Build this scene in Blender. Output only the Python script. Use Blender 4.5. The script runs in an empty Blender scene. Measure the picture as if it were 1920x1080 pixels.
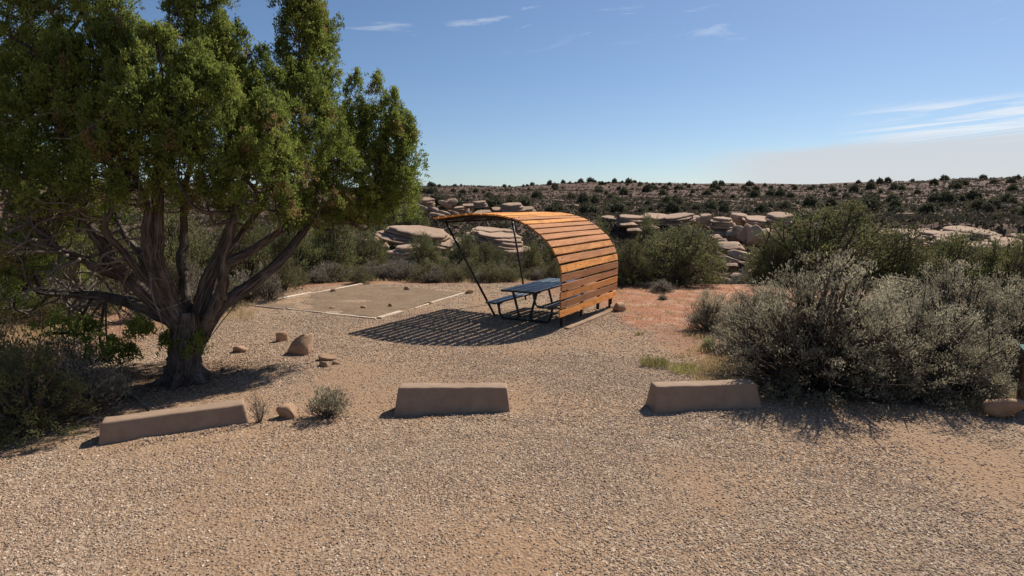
import bpy, bmesh, math
import numpy as np
from mathutils import Matrix, Vector

# ------------------------------------------------------------------ camera, sky, sun, exposure
SC = bpy.context.scene
COL = SC.collection
F, CH, HY = 1150.0, 2.7, 385.0                       # focal length in photo pixels, eye height, true horizon row
TH = math.atan((540 - HY) / F)
cam_d = bpy.data.cameras.new('camera'); cam = bpy.data.objects.new('camera', cam_d); COL.objects.link(cam)
cam.location = (0, 0, CH); cam.rotation_euler = (math.radians(90) - TH, 0, 0)
cam_d.sensor_width = 36.0; cam_d.lens = 36.0 * F / 1920; cam_d.clip_start = 0.1; cam_d.clip_end = 9000
SC.camera = cam

SUN_EL, SUN_AZ = math.radians(43.5), math.radians(40.0)     # azimuth clockwise from +Y
world = bpy.data.worlds.new('World'); SC.world = world; world.use_nodes = True
def build_world():
    nt = world.node_tree; N = nt.nodes; Lk = nt.links
    bg = N['Background']; bg.inputs['Strength'].default_value = 0.070
    sky = N.new('ShaderNodeTexSky'); sky.sky_type = 'NISHITA'; sky.sun_disc = False
    sky.sun_elevation = SUN_EL; sky.sun_rotation = SUN_AZ
    sky.altitude = 1500; sky.air_density = 1.05; sky.dust_density = 1.2; sky.ozone_density = 5.0
    tc = N.new('ShaderNodeTexCoord')
    sep = N.new('ShaderNodeSeparateXYZ'); Lk.new(tc.outputs['Generated'], sep.inputs[0])
    def m(op, a, b=None, clamp=False):
        n = N.new('ShaderNodeMath'); n.operation = op; n.use_clamp = clamp
        for i, v in enumerate((a, b)):
            if v is None: continue
            if isinstance(v, (int, float)): n.inputs[i].default_value = v
            else: Lk.new(v, n.inputs[i])
        return n.outputs[0]
    def ss(x, a, b):
        n = N.new('ShaderNodeMapRange'); n.interpolation_type = 'SMOOTHSTEP'
        Lk.new(x, n.inputs[0]); n.inputs[1].default_value = a; n.inputs[2].default_value = b
        return n.outputs[0]
    az = m('ARCTAN2', sep.outputs[0], sep.outputs[1]); el = m('ARCSINE', sep.outputs[2])
    def noise(sx, sy, tilt, off, detail=5, dist=0.4):
        c = N.new('ShaderNodeCombineXYZ')
        Lk.new(m('ADD', m('MULTIPLY', az, sx), off), c.inputs[0])
        Lk.new(m('MULTIPLY', m('SUBTRACT', el, m('MULTIPLY', az, tilt)), sy), c.inputs[1])
        n = N.new('ShaderNodeTexNoise'); n.inputs['Scale'].default_value = 1.0
        n.inputs['Detail'].default_value = detail; n.inputs['Distortion'].default_value = dist
        n.inputs['Roughness'].default_value = 0.6
        Lk.new(c.outputs[0], n.inputs['Vector']); return n.outputs[0]
    # a low bank of cirrus on the right, its upper edge rising to the right
    n1 = noise(5.0, 34.0, 0.06, 3.1)
    edge = m('ADD', m('MULTIPLY', m('SUBTRACT', az, 0.36), 0.045), m('MULTIPLY', m('SUBTRACT', n1, 0.5), 0.04))
    edge = m('ADD', edge, 0.084)
    bank = m('MULTIPLY', ss(m('SUBTRACT', edge, el), -0.004, 0.016), ss(az, 0.24, 0.42))
    bank = m('MULTIPLY', bank, 0.85)
    # streaks above it
    n2 = noise(4.2, 85.0, 0.07, 11.3, 6, 0.9)
    band = m('MULTIPLY', ss(el, 0.075, 0.095), m('SUBTRACT', 1.0, ss(el, 0.118, 0.142)))
    streak = m('MULTIPLY', m('MULTIPLY', ss(n2, 0.40, 0.62), band), ss(az, 0.46, 0.60))
    # faint thin wisps higher up
    n3 = noise(6.0, 34.0, 0.10, 7.7, 6, 0.5)
    wisp = m('MULTIPLY', m('MULTIPLY', ss(n3, 0.575, 0.74), ss(el, 0.20, 0.29)), 0.38)
    tot = m('MAXIMUM', m('MULTIPLY', streak, 0.85), wisp, True)
    veil = N.new('ShaderNodeMixRGB'); Lk.new(bank, veil.inputs[0]); Lk.new(sky.outputs[0], veil.inputs[1])
    veil.inputs[2].default_value = (6.9, 7.1, 7.5, 1)
    mix = N.new('ShaderNodeMixRGB'); Lk.new(tot, mix.inputs[0]); Lk.new(veil.outputs[0], mix.inputs[1])
    mix.inputs[2].default_value = (9.6, 9.8, 10.2, 1)
    Lk.new(mix.outputs[0], bg.inputs['Color'])
build_world()
sun_d = bpy.data.lights.new('sun', 'SUN'); sun = bpy.data.objects.new('sun', sun_d); COL.objects.link(sun)
sun_d.energy = 5.0; sun_d.angle = math.radians(0.53); sun_d.color = (1.0, 0.95, 0.87)
SDIR = Vector((math.sin(SUN_AZ) * math.cos(SUN_EL), math.cos(SUN_AZ) * math.cos(SUN_EL), math.sin(SUN_EL)))
sun.rotation_euler = SDIR.to_track_quat('Z', 'Y').to_euler(); sun.location = (20, 30, 40)
SC.view_settings.view_transform = 'Standard'; SC.view_settings.look = 'None'
SC.view_settings.exposure = 0.4; SC.view_settings.gamma = 1.0; SC.view_settings.use_curve_mapping = False
SC.cycles.max_bounces = 5; SC.cycles.diffuse_bounces = 1; SC.cycles.transparent_max_bounces = 4

# ------------------------------------------------------------------ helpers
def vnoise(x, y, seed=0):
    xi = np.floor(x).astype(np.int64); yi = np.floor(y).astype(np.int64); u = x - xi; v = y - yi
    def h(a, b):
        n = (a * 374761393 + b * 668265263 + seed * 974634777) & 0xffffffff
        n = ((n ^ (n >> 13)) * 1274126177) & 0xffffffff
        return ((n ^ (n >> 16)) & 0xffff) / 65535.0
    u = u * u * (3 - 2 * u); v = v * v * (3 - 2 * v)
    return (h(xi, yi) * (1 - u) + h(xi + 1, yi) * u) * (1 - v) + (h(xi, yi + 1) * (1 - u) + h(xi + 1, yi + 1) * u) * v - 0.5
def fbm(x, y, seed=0, o=4):
    s = 0; a = 1.0
    for i in range(o):
        s = s + a * vnoise(x * 2 ** i, y * 2 ** i, seed + i * 17); a *= 0.5
    return s
def noise3(p, seed=0, o=3):
    return (fbm(p[:, 0] + 5.2, p[:, 1] - 1.7 * p[:, 2], seed, o) + fbm(p[:, 1] - 3.1, p[:, 2] + 1.3 * p[:, 0], seed + 5, o)) * 0.7
def sstep(x, a, b):
    t = np.clip((np.asarray(x, float) - a) / (b - a), 0, 1); return t * t * (3 - 2 * t)
def ray(px, py):
    a = (px - 960) / F; b = (540 - py) / F
    return np.array([a, math.cos(TH) + b * math.sin(TH), -math.sin(TH) + b * math.cos(TH)])
def gnd(px, py, z=0.0):
    d = ray(px, py); return np.array([0, 0, CH]) + d * ((z - CH) / d[2])
def at_depth(px, py, y):
    d = ray(px, py); return np.array([0, 0, CH]) + d * (y / d[1])

# terrain height: level gravel terrace, a dry gully behind it, a ledge beyond and a long slope up to the mesa rim
RR = np.array([0, 20, 23, 27, 34, 44, 50, 58, 66, 72, 74, 82, 110, 150, 200, 270, 340, 360, 600, 1500, 7000.])
ZR = np.array([0, 0, -.12, -.7, -2.4, -3.9, -4.0, -2.9, -1.6, -.7, .8, 1.25, 2.0, 3.4, 5.5, 9.2, 14.0, 14.4, 14, 10, 0])
ZL = np.array([0, 0, -.10, -.5, -1.4, -2.1, -1.9, -1.2, -.6, -.1, .3, .9, 2.1, 3.3, 5.3, 8.6, 12.6, 13.0, 13, 10, 0])
MOUNDS = []
def terr(x, y):
    x = np.asarray(x, float); y = np.asarray(y, float)
    r = np.hypot(x, y); a = np.arctan2(x, np.maximum(y, 1e-6)); a = np.where(y < 0, np.sign(x) * 1.57, a)
    w = sstep(a, -0.02, 0.16)
    rw = r * (1 + 0.05 * np.sin(a * 9 + 1) * sstep(r, 21, 30))
    z = np.interp(rw, RR, ZR) * w + np.interp(rw, RR, ZL) * (1 - w)
    z = np.where((y < 0), 0.0, z)
    z = z + fbm(x * .9, y * .9, 3, 3) * 0.03 * sstep(r, 3, 6)
    z = z + fbm(x * .22, y * .22, 9, 4) * 0.55 * sstep(r, 22, 40) * (1 - .5 * sstep(r, 60, 75))
    z = z + fbm(x * .03, y * .03, 21, 4) * 1.3 * sstep(r, 85, 260)
    for (mx, my, mr, mh) in MOUNDS:
        z = z + mh * np.exp(-((x - mx) ** 2 + (y - my) ** 2) / (mr * mr))
    return z
def tz(x, y): return float(terr(np.array([x]), np.array([y]))[0])
def hit(px, py, r0=3.0, r1=500.0):
    d = ray(px, py); t = np.geomspace(r0, r1, 3000)
    P = np.array([0, 0, CH]) + t[:, None] * d
    below = P[:, 2] < terr(P[:, 0], P[:, 1])
    i = int(np.argmax(below)) if below.any() else 2999
    return P[i]
def at_range(px, r):
    a = math.atan((px - 960) / F); x = r * math.sin(a); y = r * math.cos(a)
    return np.array([x, y, tz(x, y)])

def mesh_np(name, V, Fc, smooth=False, attrs=None):
    V = np.asarray(V, np.float32); Fc = np.asarray(Fc, np.int32)
    me = bpy.data.meshes.new(name); k = Fc.shape[1]
    me.vertices.add(len(V)); me.vertices.foreach_set('co', V.ravel())
    me.loops.add(Fc.size); me.loops.foreach_set('vertex_index', Fc.ravel())
    me.polygons.add(len(Fc)); me.polygons.foreach_set('loop_start', np.arange(0, Fc.size, k, dtype=np.int32))
    if smooth: me.polygons.foreach_set('use_smooth', np.ones(len(Fc), bool))
    me.update(calc_edges=True)
    for an, (dom, arr) in (attrs or {}).items():
        a = me.attributes.new(an, 'FLOAT', dom); a.data.foreach_set('value', np.asarray(arr, np.float32))
    return me
def obj(name, me, mat=None, parent=None, loc=None):
    o = bpy.data.objects.new(name, me); COL.objects.link(o)
    if mat is not None and me is not None and len(me.materials) == 0: me.materials.append(mat)
    if parent is not None: o.parent = parent
    if loc is not None: o.location = loc
    return o
def tag(o, label=None, cat=None, group=None, kind=None):
    if label: o['label'] = label
    if cat: o['category'] = cat
    if group: o['group'] = group
    if kind or cat: o['kind'] = kind or 'thing'
    return o
def thing(name, label, cat, loc=(0, 0, 0), rz=0, group=None):
    o = bpy.data.objects.new(name, None); COL.objects.link(o); o.empty_display_size = 0.1
    o.location = loc; o.rotation_euler = (0, 0, rz); return tag(o, label, cat, group)

class MB:
    def __init__(s): s.v = []; s.f = []; s.n = 0
    def add(s, V, Fc):
        s.v.append(np.asarray(V, float)); s.f.append(np.asarray(Fc, int) + s.n); s.n += len(V); return s
    def get(s): return np.concatenate(s.v), np.concatenate(s.f)
    def mesh(s, name, smooth=False): return mesh_np(name, *s.get(), smooth=smooth)
def nrm(a): return a / np.maximum(np.linalg.norm(a, axis=-1, keepdims=True), 1e-9)
TUBE_UV = []
def tube(P, R, n=8, ridge=0.0, seed=0, cap=True):
    P = np.asarray(P, float); R = np.broadcast_to(np.asarray(R, float), (len(P),))
    T = nrm(np.gradient(P, axis=0)); ref = np.array([0.31, 0.95, 0.13])
    U = []; u = np.cross(T[0], ref); u /= np.linalg.norm(u)
    for t in T:
        u = u - t * (u @ t); u /= np.linalg.norm(u) + 1e-9; U.append(u)
    U = np.array(U); W = np.cross(T, U); a = np.arange(n) * 2 * math.pi / n
    rr = R[:, None] * np.ones((1, n))
    if ridge:
        rg = np.random.default_rng(seed); pat = rg.normal(0, 1, n); k = np.arange(len(P))[:, None]
        rr = rr * (1 + ridge * (pat[None] * .7 + .5 * np.sin(a[None] * 3 + k * .35 + seed)) + ridge * .5 * rg.normal(0, 1, rr.shape))
    V = P[:, None] + rr[..., None] * (np.cos(a)[None, :, None] * U[:, None] + np.sin(a)[None, :, None] * W[:, None])
    m = len(P); i = np.arange(m - 1)[:, None]; j = np.arange(n)[None]; j2 = (j + 1) % n
    Fc = np.stack([i * n + j + 0 * i, i * n + j2, (i + 1) * n + j2, (i + 1) * n + j], -1).reshape(-1, 4)
    V = V.reshape(-1, 3)
    run = np.concatenate([[0], np.cumsum(np.linalg.norm(np.diff(P, axis=0), axis=1))])
    uv = np.stack([(R[:, None] * np.cos(a)[None]), (R[:, None] * np.sin(a)[None]), run[:, None] + seed * 1.37 + 0 * a[None]], -1).reshape(-1, 3)
    if cap: uv = np.vstack([uv, [0, 0, 0], [0, 0, run[-1]]])
    TUBE_UV.append(uv)
    if cap:
        for row, c in ((0, P[0]), (m - 1, P[-1])):
            V = np.vstack([V, c]); q = len(V) - 1
            js = np.arange(0, n); e = np.stack([row * n + js, row * n + (js + 1) % n, np.full(n, q), np.full(n, q)], -1)
            e = np.stack([row * n + js[::2], row * n + (js[::2] + 1) % n, row * n + (js[::2] + 2) % n, np.full(len(js[::2]), q)], -1)
            Fc = np.vstack([Fc, e if row else e[:, ::-1]])
    return V, Fc
def catmull(P, n=6):
    P = np.asarray(P, float); Q = np.vstack([2 * P[0] - P[1], P, 2 * P[-1] - P[-2]]); out = []
    for i in range(len(P) - 1):
        p0, p1, p2, p3 = Q[i:i + 4]
        for t in np.linspace(0, 1, n, endpoint=False):
            out.append(.5 * (2 * p1 + (p2 - p0) * t + (2 * p0 - 5 * p1 + 4 * p2 - p3) * t * t + (3 * p1 - p0 - 3 * p2 + p3) * t ** 3))
    out.append(P[-1]); return np.array(out)
def cards(P, D, Ln, Wd, rng):
    D = nrm(D); S = nrm(np.cross(D, rng.normal(0, 1, D.shape)))
    Ln = np.broadcast_to(Ln, (len(P),))[:, None]; Wd = np.broadcast_to(Wd, (len(P),))[:, None]
    mid = P + D * Ln * .55
    V = np.stack([P, mid + S * Wd * .5, P + D * Ln, mid - S * Wd * .5], 1).reshape(-1, 3)
    return V, np.arange(len(V)).reshape(-1, 4)
def box_mesh(name, sx, sy, sz, bev=0.0, seg=1):
    bm = bmesh.new(); bmesh.ops.create_cube(bm, size=1); bmesh.ops.scale(bm, vec=(sx, sy, sz), verts=bm.verts)
    if bev: bmesh.ops.bevel(bm, geom=bm.edges[:], offset=bev, segments=seg, affect='EDGES', profile=.6)
    me = bpy.data.meshes.new(name); bm.to_mesh(me); bm.free(); return me

# ------------------------------------------------------------------ materials
def mat_base(name, rough=0.9, spec=0.2):
    m = bpy.data.materials.new(name); m.use_nodes = True; nt = m.node_tree; b = nt.nodes['Principled BSDF']
    b.inputs['Roughness'].default_value = rough; b.inputs['Specular IOR Level'].default_value = spec
    return m, nt, b
def nd(nt, t, **kw):
    n = nt.nodes.new(t)
    for k, v in kw.items(): setattr(n, k, v)
    return n
def rgb(c): return (c[0], c[1], c[2], 1)
def mixc(nt, fac, a, b, mode='MIX'):
    n = nd(nt, 'ShaderNodeMixRGB', blend_type=mode)
    for i, v in enumerate((fac, a, b)):
        if isinstance(v, (int, float)): n.inputs[i].default_value = v if i == 0 else (v, v, v, 1)
        elif isinstance(v, tuple): n.inputs[i].default_value = rgb(v)
        else: nt.links.new(v, n.inputs[i])
    return n.outputs[0]
def maprange(nt, x, a, b, c=0.0, d=1.0):
    n = nd(nt, 'ShaderNodeMapRange'); nt.links.new(x, n.inputs[0])
    for i, v in enumerate((a, b, c, d)): n.inputs[i + 1].default_value = v
    return n.outputs[0]
def ntex(nt, scale, detail=4, vec=None, rough=.55, dist=0.0):
    n = nd(nt, 'ShaderNodeTexNoise'); n.inputs['Scale'].default_value = scale; n.inputs['Detail'].default_value = detail
    n.inputs['Roughness'].default_value = rough; n.inputs['Distortion'].default_value = dist
    if vec is not None: nt.links.new(vec, n.inputs['Vector'])
    return n.outputs[0]
def vtex(nt, scale, vec=None, out='Distance', rnd=1.0):
    n = nd(nt, 'ShaderNodeTexVoronoi'); n.inputs['Scale'].default_value = scale; n.inputs['Randomness'].default_value = rnd
    if vec is not None: nt.links.new(vec, n.inputs['Vector'])
    return n.outputs[out]
def bump(nt, b, h, strength=.5, dist=.02):
    n = nd(nt, 'ShaderNodeBump'); n.inputs['Strength'].default_value = strength; n.inputs['Distance'].default_value = dist
    nt.links.new(h, n.inputs['Height']); nt.links.new(n.outputs[0], b.inputs['Normal'])
def coords(nt, which='Object', scale=None):
    o = nd(nt, 'ShaderNodeTexCoord').outputs[which]
    if scale is None: return o
    mp = nd(nt, 'ShaderNodeMapping'); mp.inputs['Scale'].default_value = scale; nt.links.new(o, mp.inputs[0]); return mp.outputs[0]
def attr(nt, name): return nd(nt, 'ShaderNodeAttribute', attribute_name=name).outputs['Fac']
def orand(nt): return nd(nt, 'ShaderNodeObjectInfo').outputs['Random']

def m_ground():
    m, nt, b = mat_base('ground_soil', .95, .1); L = nt.links
    co = coords(nt, 'Object')
    fine = ntex(nt, 14, 6, co, .7); big = ntex(nt, .35, 4, co); mid = ntex(nt, 1.9, 5, co)
    cell = nd(nt, 'ShaderNodeTexVoronoi'); cell.inputs['Scale'].default_value = 34; L.new(co, cell.inputs['Vector'])
    # gravel
    g = mixc(nt, maprange(nt, mid, .35, .65), (.27, .178, .110), (.325, .228, .150))
    g = mixc(nt, maprange(nt, big, .4, .62), g, (.33, .20, .112))
    sepc = nd(nt, 'ShaderNodeSeparateColor'); L.new(cell.outputs['Color'], sepc.inputs[0])
    g = mixc(nt, maprange(nt, sepc.outputs[0], .60, 1.0, 0, .75), g, (.50, .40, .29))
    g = mixc(nt, maprange(nt, sepc.outputs[1], .72, 1.0, 0, .7), g, (.13, .105, .085))
    g = mixc(nt, maprange(nt, attr(nt, 'packed'), .25, .85, 0, .85), g, mixc(nt, maprange(nt, fine, .4, .65), (.325, .205, .122), (.255, .158, .094)))
    # wild soil
    s = mixc(nt, maprange(nt, mid, .35, .65), (.25, .125, .070), (.33, .19, .115))
    s = mixc(nt, maprange(nt, fine, .5, .75, 0, .55), s, (.15, .085, .055))
    rd = mixc(nt, maprange(nt, fine, .35, .7), (.38, .165, .085), (.28, .115, .06))
    rd = mixc(nt, maprange(nt, mid, .46, .66, 0, .85), rd, (.42, .26, .165))
    far = mixc(nt, maprange(nt, ntex(nt, .10, 6, co, .65), .38, .62), (.115, .066, .047), (.16, .095, .068))
    far = mixc(nt, maprange(nt, ntex(nt, .6, 6, co, .7), .45, .65, 0, .8), far, (.085, .058, .042))
    c = mixc(nt, attr(nt, 'gravel'), s, g); c = mixc(nt, attr(nt, 'red'), c, rd); c = mixc(nt, attr(nt, 'far'), c, far)
    L.new(c, b.inputs['Base Color'])
    hh = mixc(nt, .5, cell.outputs['Distance'], fine)
    bump(nt, b, hh, .8, .03); return m
def m_stone(name, cols, spread=.5):
    m, nt, b = mat_base(name, .88, .25); r = orand(nt)
    cr = nd(nt, 'ShaderNodeValToRGB'); cr.color_ramp.interpolation = 'LINEAR'
    els = cr.color_ramp.elements
    while len(els) < len(cols): els.new(.5)
    for i, c in enumerate(cols): els[i].position = i / (len(cols) - 1); els[i].color = rgb(c)
    nt.links.new(r, cr.inputs[0]); nt.links.new(cr.outputs[0], b.inputs['Base Color']); return m
def m_rock(name, c1, c2, c3, sc=1.0):
    m, nt, b = mat_base(name, .92, .15); co = coords(nt, 'Object')
    st = coords(nt, 'Object', (.6, .6, 6.0))
    a = mixc(nt, maprange(nt, ntex(nt, 2.2 * sc, 5, co, .65), .35, .65), c1, c2)
    a = mixc(nt, maprange(nt, ntex(nt, 1.6 * sc, 5, st, .6), .5, .68, 0, .6), a, c3)
    a = mixc(nt, maprange(nt, ntex(nt, 9 * sc, 4, co), .58, .75, 0, .5), a, tuple(.55 * x for x in c1))
    hv = nd(nt, 'ShaderNodeHueSaturation'); nt.links.new(a, hv.inputs['Color']); nt.links.new(maprange(nt, orand(nt), 0, 1, .78, 1.15), hv.inputs['Value'])
    nt.links.new(hv.outputs[0], b.inputs['Base Color'])
    h = mixc(nt, .5, ntex(nt, 5 * sc, 8, co, .7), ntex(nt, 3 * sc, 5, st, .65)); bump(nt, b, h, 1.0, .11 / sc); return m
def m_leaf(name, c_dark, c_light, trans=.25, c_odd=None, rough=.75):
    m, nt, b = mat_base(name, rough, .15); t = attr(nt, 'tint')
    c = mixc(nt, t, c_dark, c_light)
    if c_odd: c = mixc(nt, maprange(nt, t, .90, .97), c, c_odd)
    hv = nd(nt, 'ShaderNodeHueSaturation'); nt.links.new(c, hv.inputs['Color'])
    nt.links.new(maprange(nt, orand(nt), 0, 1, .8, 1.15), hv.inputs['Value']); c = hv.outputs[0]
    nt.links.new(c, b.inputs['Base Color'])
    tr = nd(nt, 'ShaderNodeBsdfTranslucent'); nt.links.new(c, tr.inputs['Color'])
    mx = nd(nt, 'ShaderNodeMixShader'); mx.inputs[0].default_value = trans
    nt.links.new(b.outputs[0], mx.inputs[1]); nt.links.new(tr.outputs[0], mx.inputs[2])
    nt.links.new(mx.outputs[0], nt.nodes['Material Output'].inputs['Surface']); return m
def m_bark(name, c1, c2):
    m, nt, b = mat_base(name, .95, .1); cx = nd(nt, 'ShaderNodeCombineXYZ')
    for k, (a, sc) in enumerate((('bu', 1.0), ('bv', 1.0), ('bw', .075))):
        mu = nd(nt, 'ShaderNodeMath', operation='MULTIPLY'); nt.links.new(attr(nt, a), mu.inputs[0]); mu.inputs[1].default_value = sc; nt.links.new(mu.outputs[0], cx.inputs[k])
    n = ntex(nt, 42, 5, cx.outputs[0], .6, .5); c = mixc(nt, maprange(nt, n, .40, .64), c1, c2)
    c = mixc(nt, maprange(nt, ntex(nt, 3.0, 4, coords(nt, 'Object')), .55, .72, 0, .5), c, tuple(1.7 * x for x in c2))
    nt.links.new(c, b.inputs['Base Color']); bump(nt, b, n, 1.0, .06); return m
def m_plain(name, c, rough=.6, metal=0.0, var=.25, sc=12, spec=.4):
    m, nt, b = mat_base(name, rough, spec); b.inputs['Metallic'].default_value = metal
    n = ntex(nt, sc, 5, coords(nt, 'Object'), .6)
    a = mixc(nt, maprange(nt, n, .3, .7), tuple(x * (1 - var) for x in c), tuple(x * (1 + var) for x in c))
    nt.links.new(a, b.inputs['Base Color']); bump(nt, b, n, .2, .005); return m
def m_wood():
    m, nt, b = mat_base('cedar_slat', .85, .12); L = nt.links
    r = orand(nt); tc = nd(nt, 'ShaderNodeTexCoord').outputs['Object']
    off = nd(nt, 'ShaderNodeCombineXYZ'); L.new(maprange(nt, r, 0, 1, 0, 40), off.inputs[0]); L.new(maprange(nt, r, 0, 1, 0, 17), off.inputs[1])
    add = nd(nt, 'ShaderNodeVectorMath'); L.new(tc, add.inputs[0]); L.new(off.outputs[0], add.inputs[1])
    def sc(v):
        mp = nd(nt, 'ShaderNodeMapping'); mp.inputs['Scale'].default_value = v; L.new(add.outputs[0], mp.inputs[0]); return mp.outputs[0]
    grain = ntex(nt, 1.0, 6, sc((1.2, 34, 34)), .65, .8); blot = ntex(nt, 1.0, 4, sc((2.0, 5, 5)), .6, .5)
    c = mixc(nt, maprange(nt, grain, .35, .68), (.84, .372, .105), (.62, .235, .062))
    c = mixc(nt, maprange(nt, blot, .44, .66, 0, .85), c, (.40, .165, .055))
    # planks weathered more or less
    r2 = nd(nt, 'ShaderNodeMath', operation='FRACT'); mu = nd(nt, 'ShaderNodeMath', operation='MULTIPLY'); mu.inputs[1].default_value = 7.31
    L.new(r, mu.inputs[0]); L.new(mu.outputs[0], r2.inputs[0])
    c = mixc(nt, maprange(nt, r2.outputs[0], .35, .75, 0, .85), c, mixc(nt, maprange(nt, grain, .35, .65), (.40, .185, .088), (.24, .108, .054)))
    k = vtex(nt, 1.0, sc((2.4, 9, 9)))
    c = mixc(nt, maprange(nt, k, .07, .15, .95, 0), c, (.085, .035, .018))
    hv = nd(nt, 'ShaderNodeHueSaturation'); L.new(c, hv.inputs['Color']); L.new(maprange(nt, r, 0, 1, .84, 1.32), hv.inputs['Value'])
    L.new(hv.outputs[0], b.inputs['Base Color']); bump(nt, b, grain, .35, .004); return m
def m_concrete():
    m, nt, b = mat_base('tan_concrete', .9, .2); co = coords(nt, 'Object')
    n = ntex(nt, 6, 6, co, .65); c = mixc(nt, maprange(nt, n, .3, .7), (.27, .175, .115), (.345, .24, .165))
    c = mixc(nt, maprange(nt, ntex(nt, 1.7, 4, co), .48, .66, 0, .6), c, (.22, .135, .088)); c = mixc(nt, maprange(nt, ntex(nt, 3.3, 6, coords(nt, 'Object', (.5, 1, 2)), .7), .56, .72, 0, .6), c, (.43, .33, .245))
    p = vtex(nt, 21, co); c = mixc(nt, maprange(nt, p, .03, .10, .8, 0), c, (.08, .055, .04))
    nt.links.new(c, b.inputs['Base Color']); bump(nt, b, mixc(nt, .4, n, ntex(nt, 70, 3, co)), .5, .01); return m

M = dict(
    ground=m_ground(), concrete=m_concrete(), wood=m_wood(),
    gravel=m_stone('gravel_stone', [(.075, .058, .048), (.27, .190, .130), (.37, .250, .165), (.42, .29, .195), (.33, .225, .150), (.47, .335, .235), (.45, .285, .185), (.74, .60, .47)]),
    rock=m_rock('tan_sandstone', (.345, .225, .15), (.45, .315, .22), (.27, .155, .095)),
    rock_near=m_rock('orange_sandstone', (.46, .27, .16), (.56, .37, .24), (.36, .20, .12), 2.5),
    rock_far=m_rock('pale_sandstone', (.34, .235, .165), (.46, .34, .25), (.23, .14, .095), .5),
    leaf=m_leaf('juniper_leaf', (.10, .140, .032), (.33, .37, .080), .45, (.28, .20, .085)),
    leaf_mid=m_leaf('pinyon_leaf', (.100, .105, .044), (.21, .205, .082), .38, (.24, .18, .11)),
    leaf_far=m_leaf('far_leaf', (.085, .085, .052), (.150, .142, .085), .3),  # leaf colour lightened slightly to stand in for distance haze
    sage=m_leaf('sage_leaf', (.155, .135, .09), (.55, .485, .33), .40, (.44, .35, .21)),
    sage_yel=m_leaf('pale_yellow_sage_leaf', (.26, .26, .11), (.52, .49, .24), .38),
    grey=m_leaf('grey_shrub_leaf', (.17, .145, .11), (.31, .27, .195), .3, (.32, .2, .13)),
    olive=m_leaf('olive_shrub_leaf', (.115, .108, .052), (.225, .205, .098), .34),
    scrub=m_leaf('hillside_scrub', (.072, .060, .040), (.135, .115, .072), .2),
    grass=m_leaf('dry_grass_blade', (.46, .33, .165), (.70, .53, .29), .35),
    litter=m_leaf('fallen_needle', (.075, .042, .026), (.24, .15, .095), .1),
    ggrass=m_leaf('green_grass_blade', (.20, .20, .05), (.42, .38, .13), .3),
    bark=m_bark('juniper_bark', (.052, .040, .033), (.20, .160, .128)),
    stem=m_plain('dark_stem', (.105, .080, .063), .9, 0, .4, 20, .1),
    dead=m_plain('bleached_dead_wood', (.36, .30, .25), .85, 0, .35, 18, .1), twigm=m_plain('grey_dead_twig', (.17, .135, .105), .9, 0, .45, 14, .1),
    steel=m_plain('dark_steel', (.022, .020, .020), .45, .3, .3, 20),
    table=m_plain('dark_blue_coating', (.018, .027, .034), .42, .0, .35, 16, .5),
    frame=m_plain('dark_green_pipe', (.020, .028, .030), .4, .2, .3, 20),
    timber=m_rock('pale_timber', (.58, .44, .31), (.66, .54, .41), (.42, .30, .21), 3),
    edge=m_rock('tan_timber', (.32, .20, .12), (.38, .26, .17), (.22, .14, .09), 3),
    sand=None, brown=m_plain('brown_post_paint', (.065, .030, .020), .6, 0, .3, 12), teal=m_plain('teal_cap', (.045, .13, .11), .9, 0, .2, 12),
    nail=m_plain('nail_steel', (.03, .02, .015), .6, .3))
def m_sand():
    m, nt, b = mat_base('tent_pad_sand', .95, .1); co = coords(nt, 'Object')
    n = ntex(nt, 2.0, 6, co, .65); c = mixc(nt, maprange(nt, n, .35, .65), (.225, .148, .092), (.285, .195, .122))
    f = ntex(nt, 40, 4, co, .7); c = mixc(nt, maprange(nt, f, .46, .66, 0, .7), c, (.12, .08, .052)); c = mixc(nt, maprange(nt, ntex(nt, 5.5, 5, co, .7, .8), .54, .68, 0, .7), c, (.33, .235, .15)); c = mixc(nt, maprange(nt, vtex(nt, 26, co), .06, .14, .75, 0), c, (.42, .31, .21))
    nt.links.new(c, b.inputs['Base Color']); bump(nt, b, mixc(nt, .5, ntex(nt, 5.5, 5, co, .7, .8), f), 1.0, .05); return m
M['sand'] = m_sand()

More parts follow.
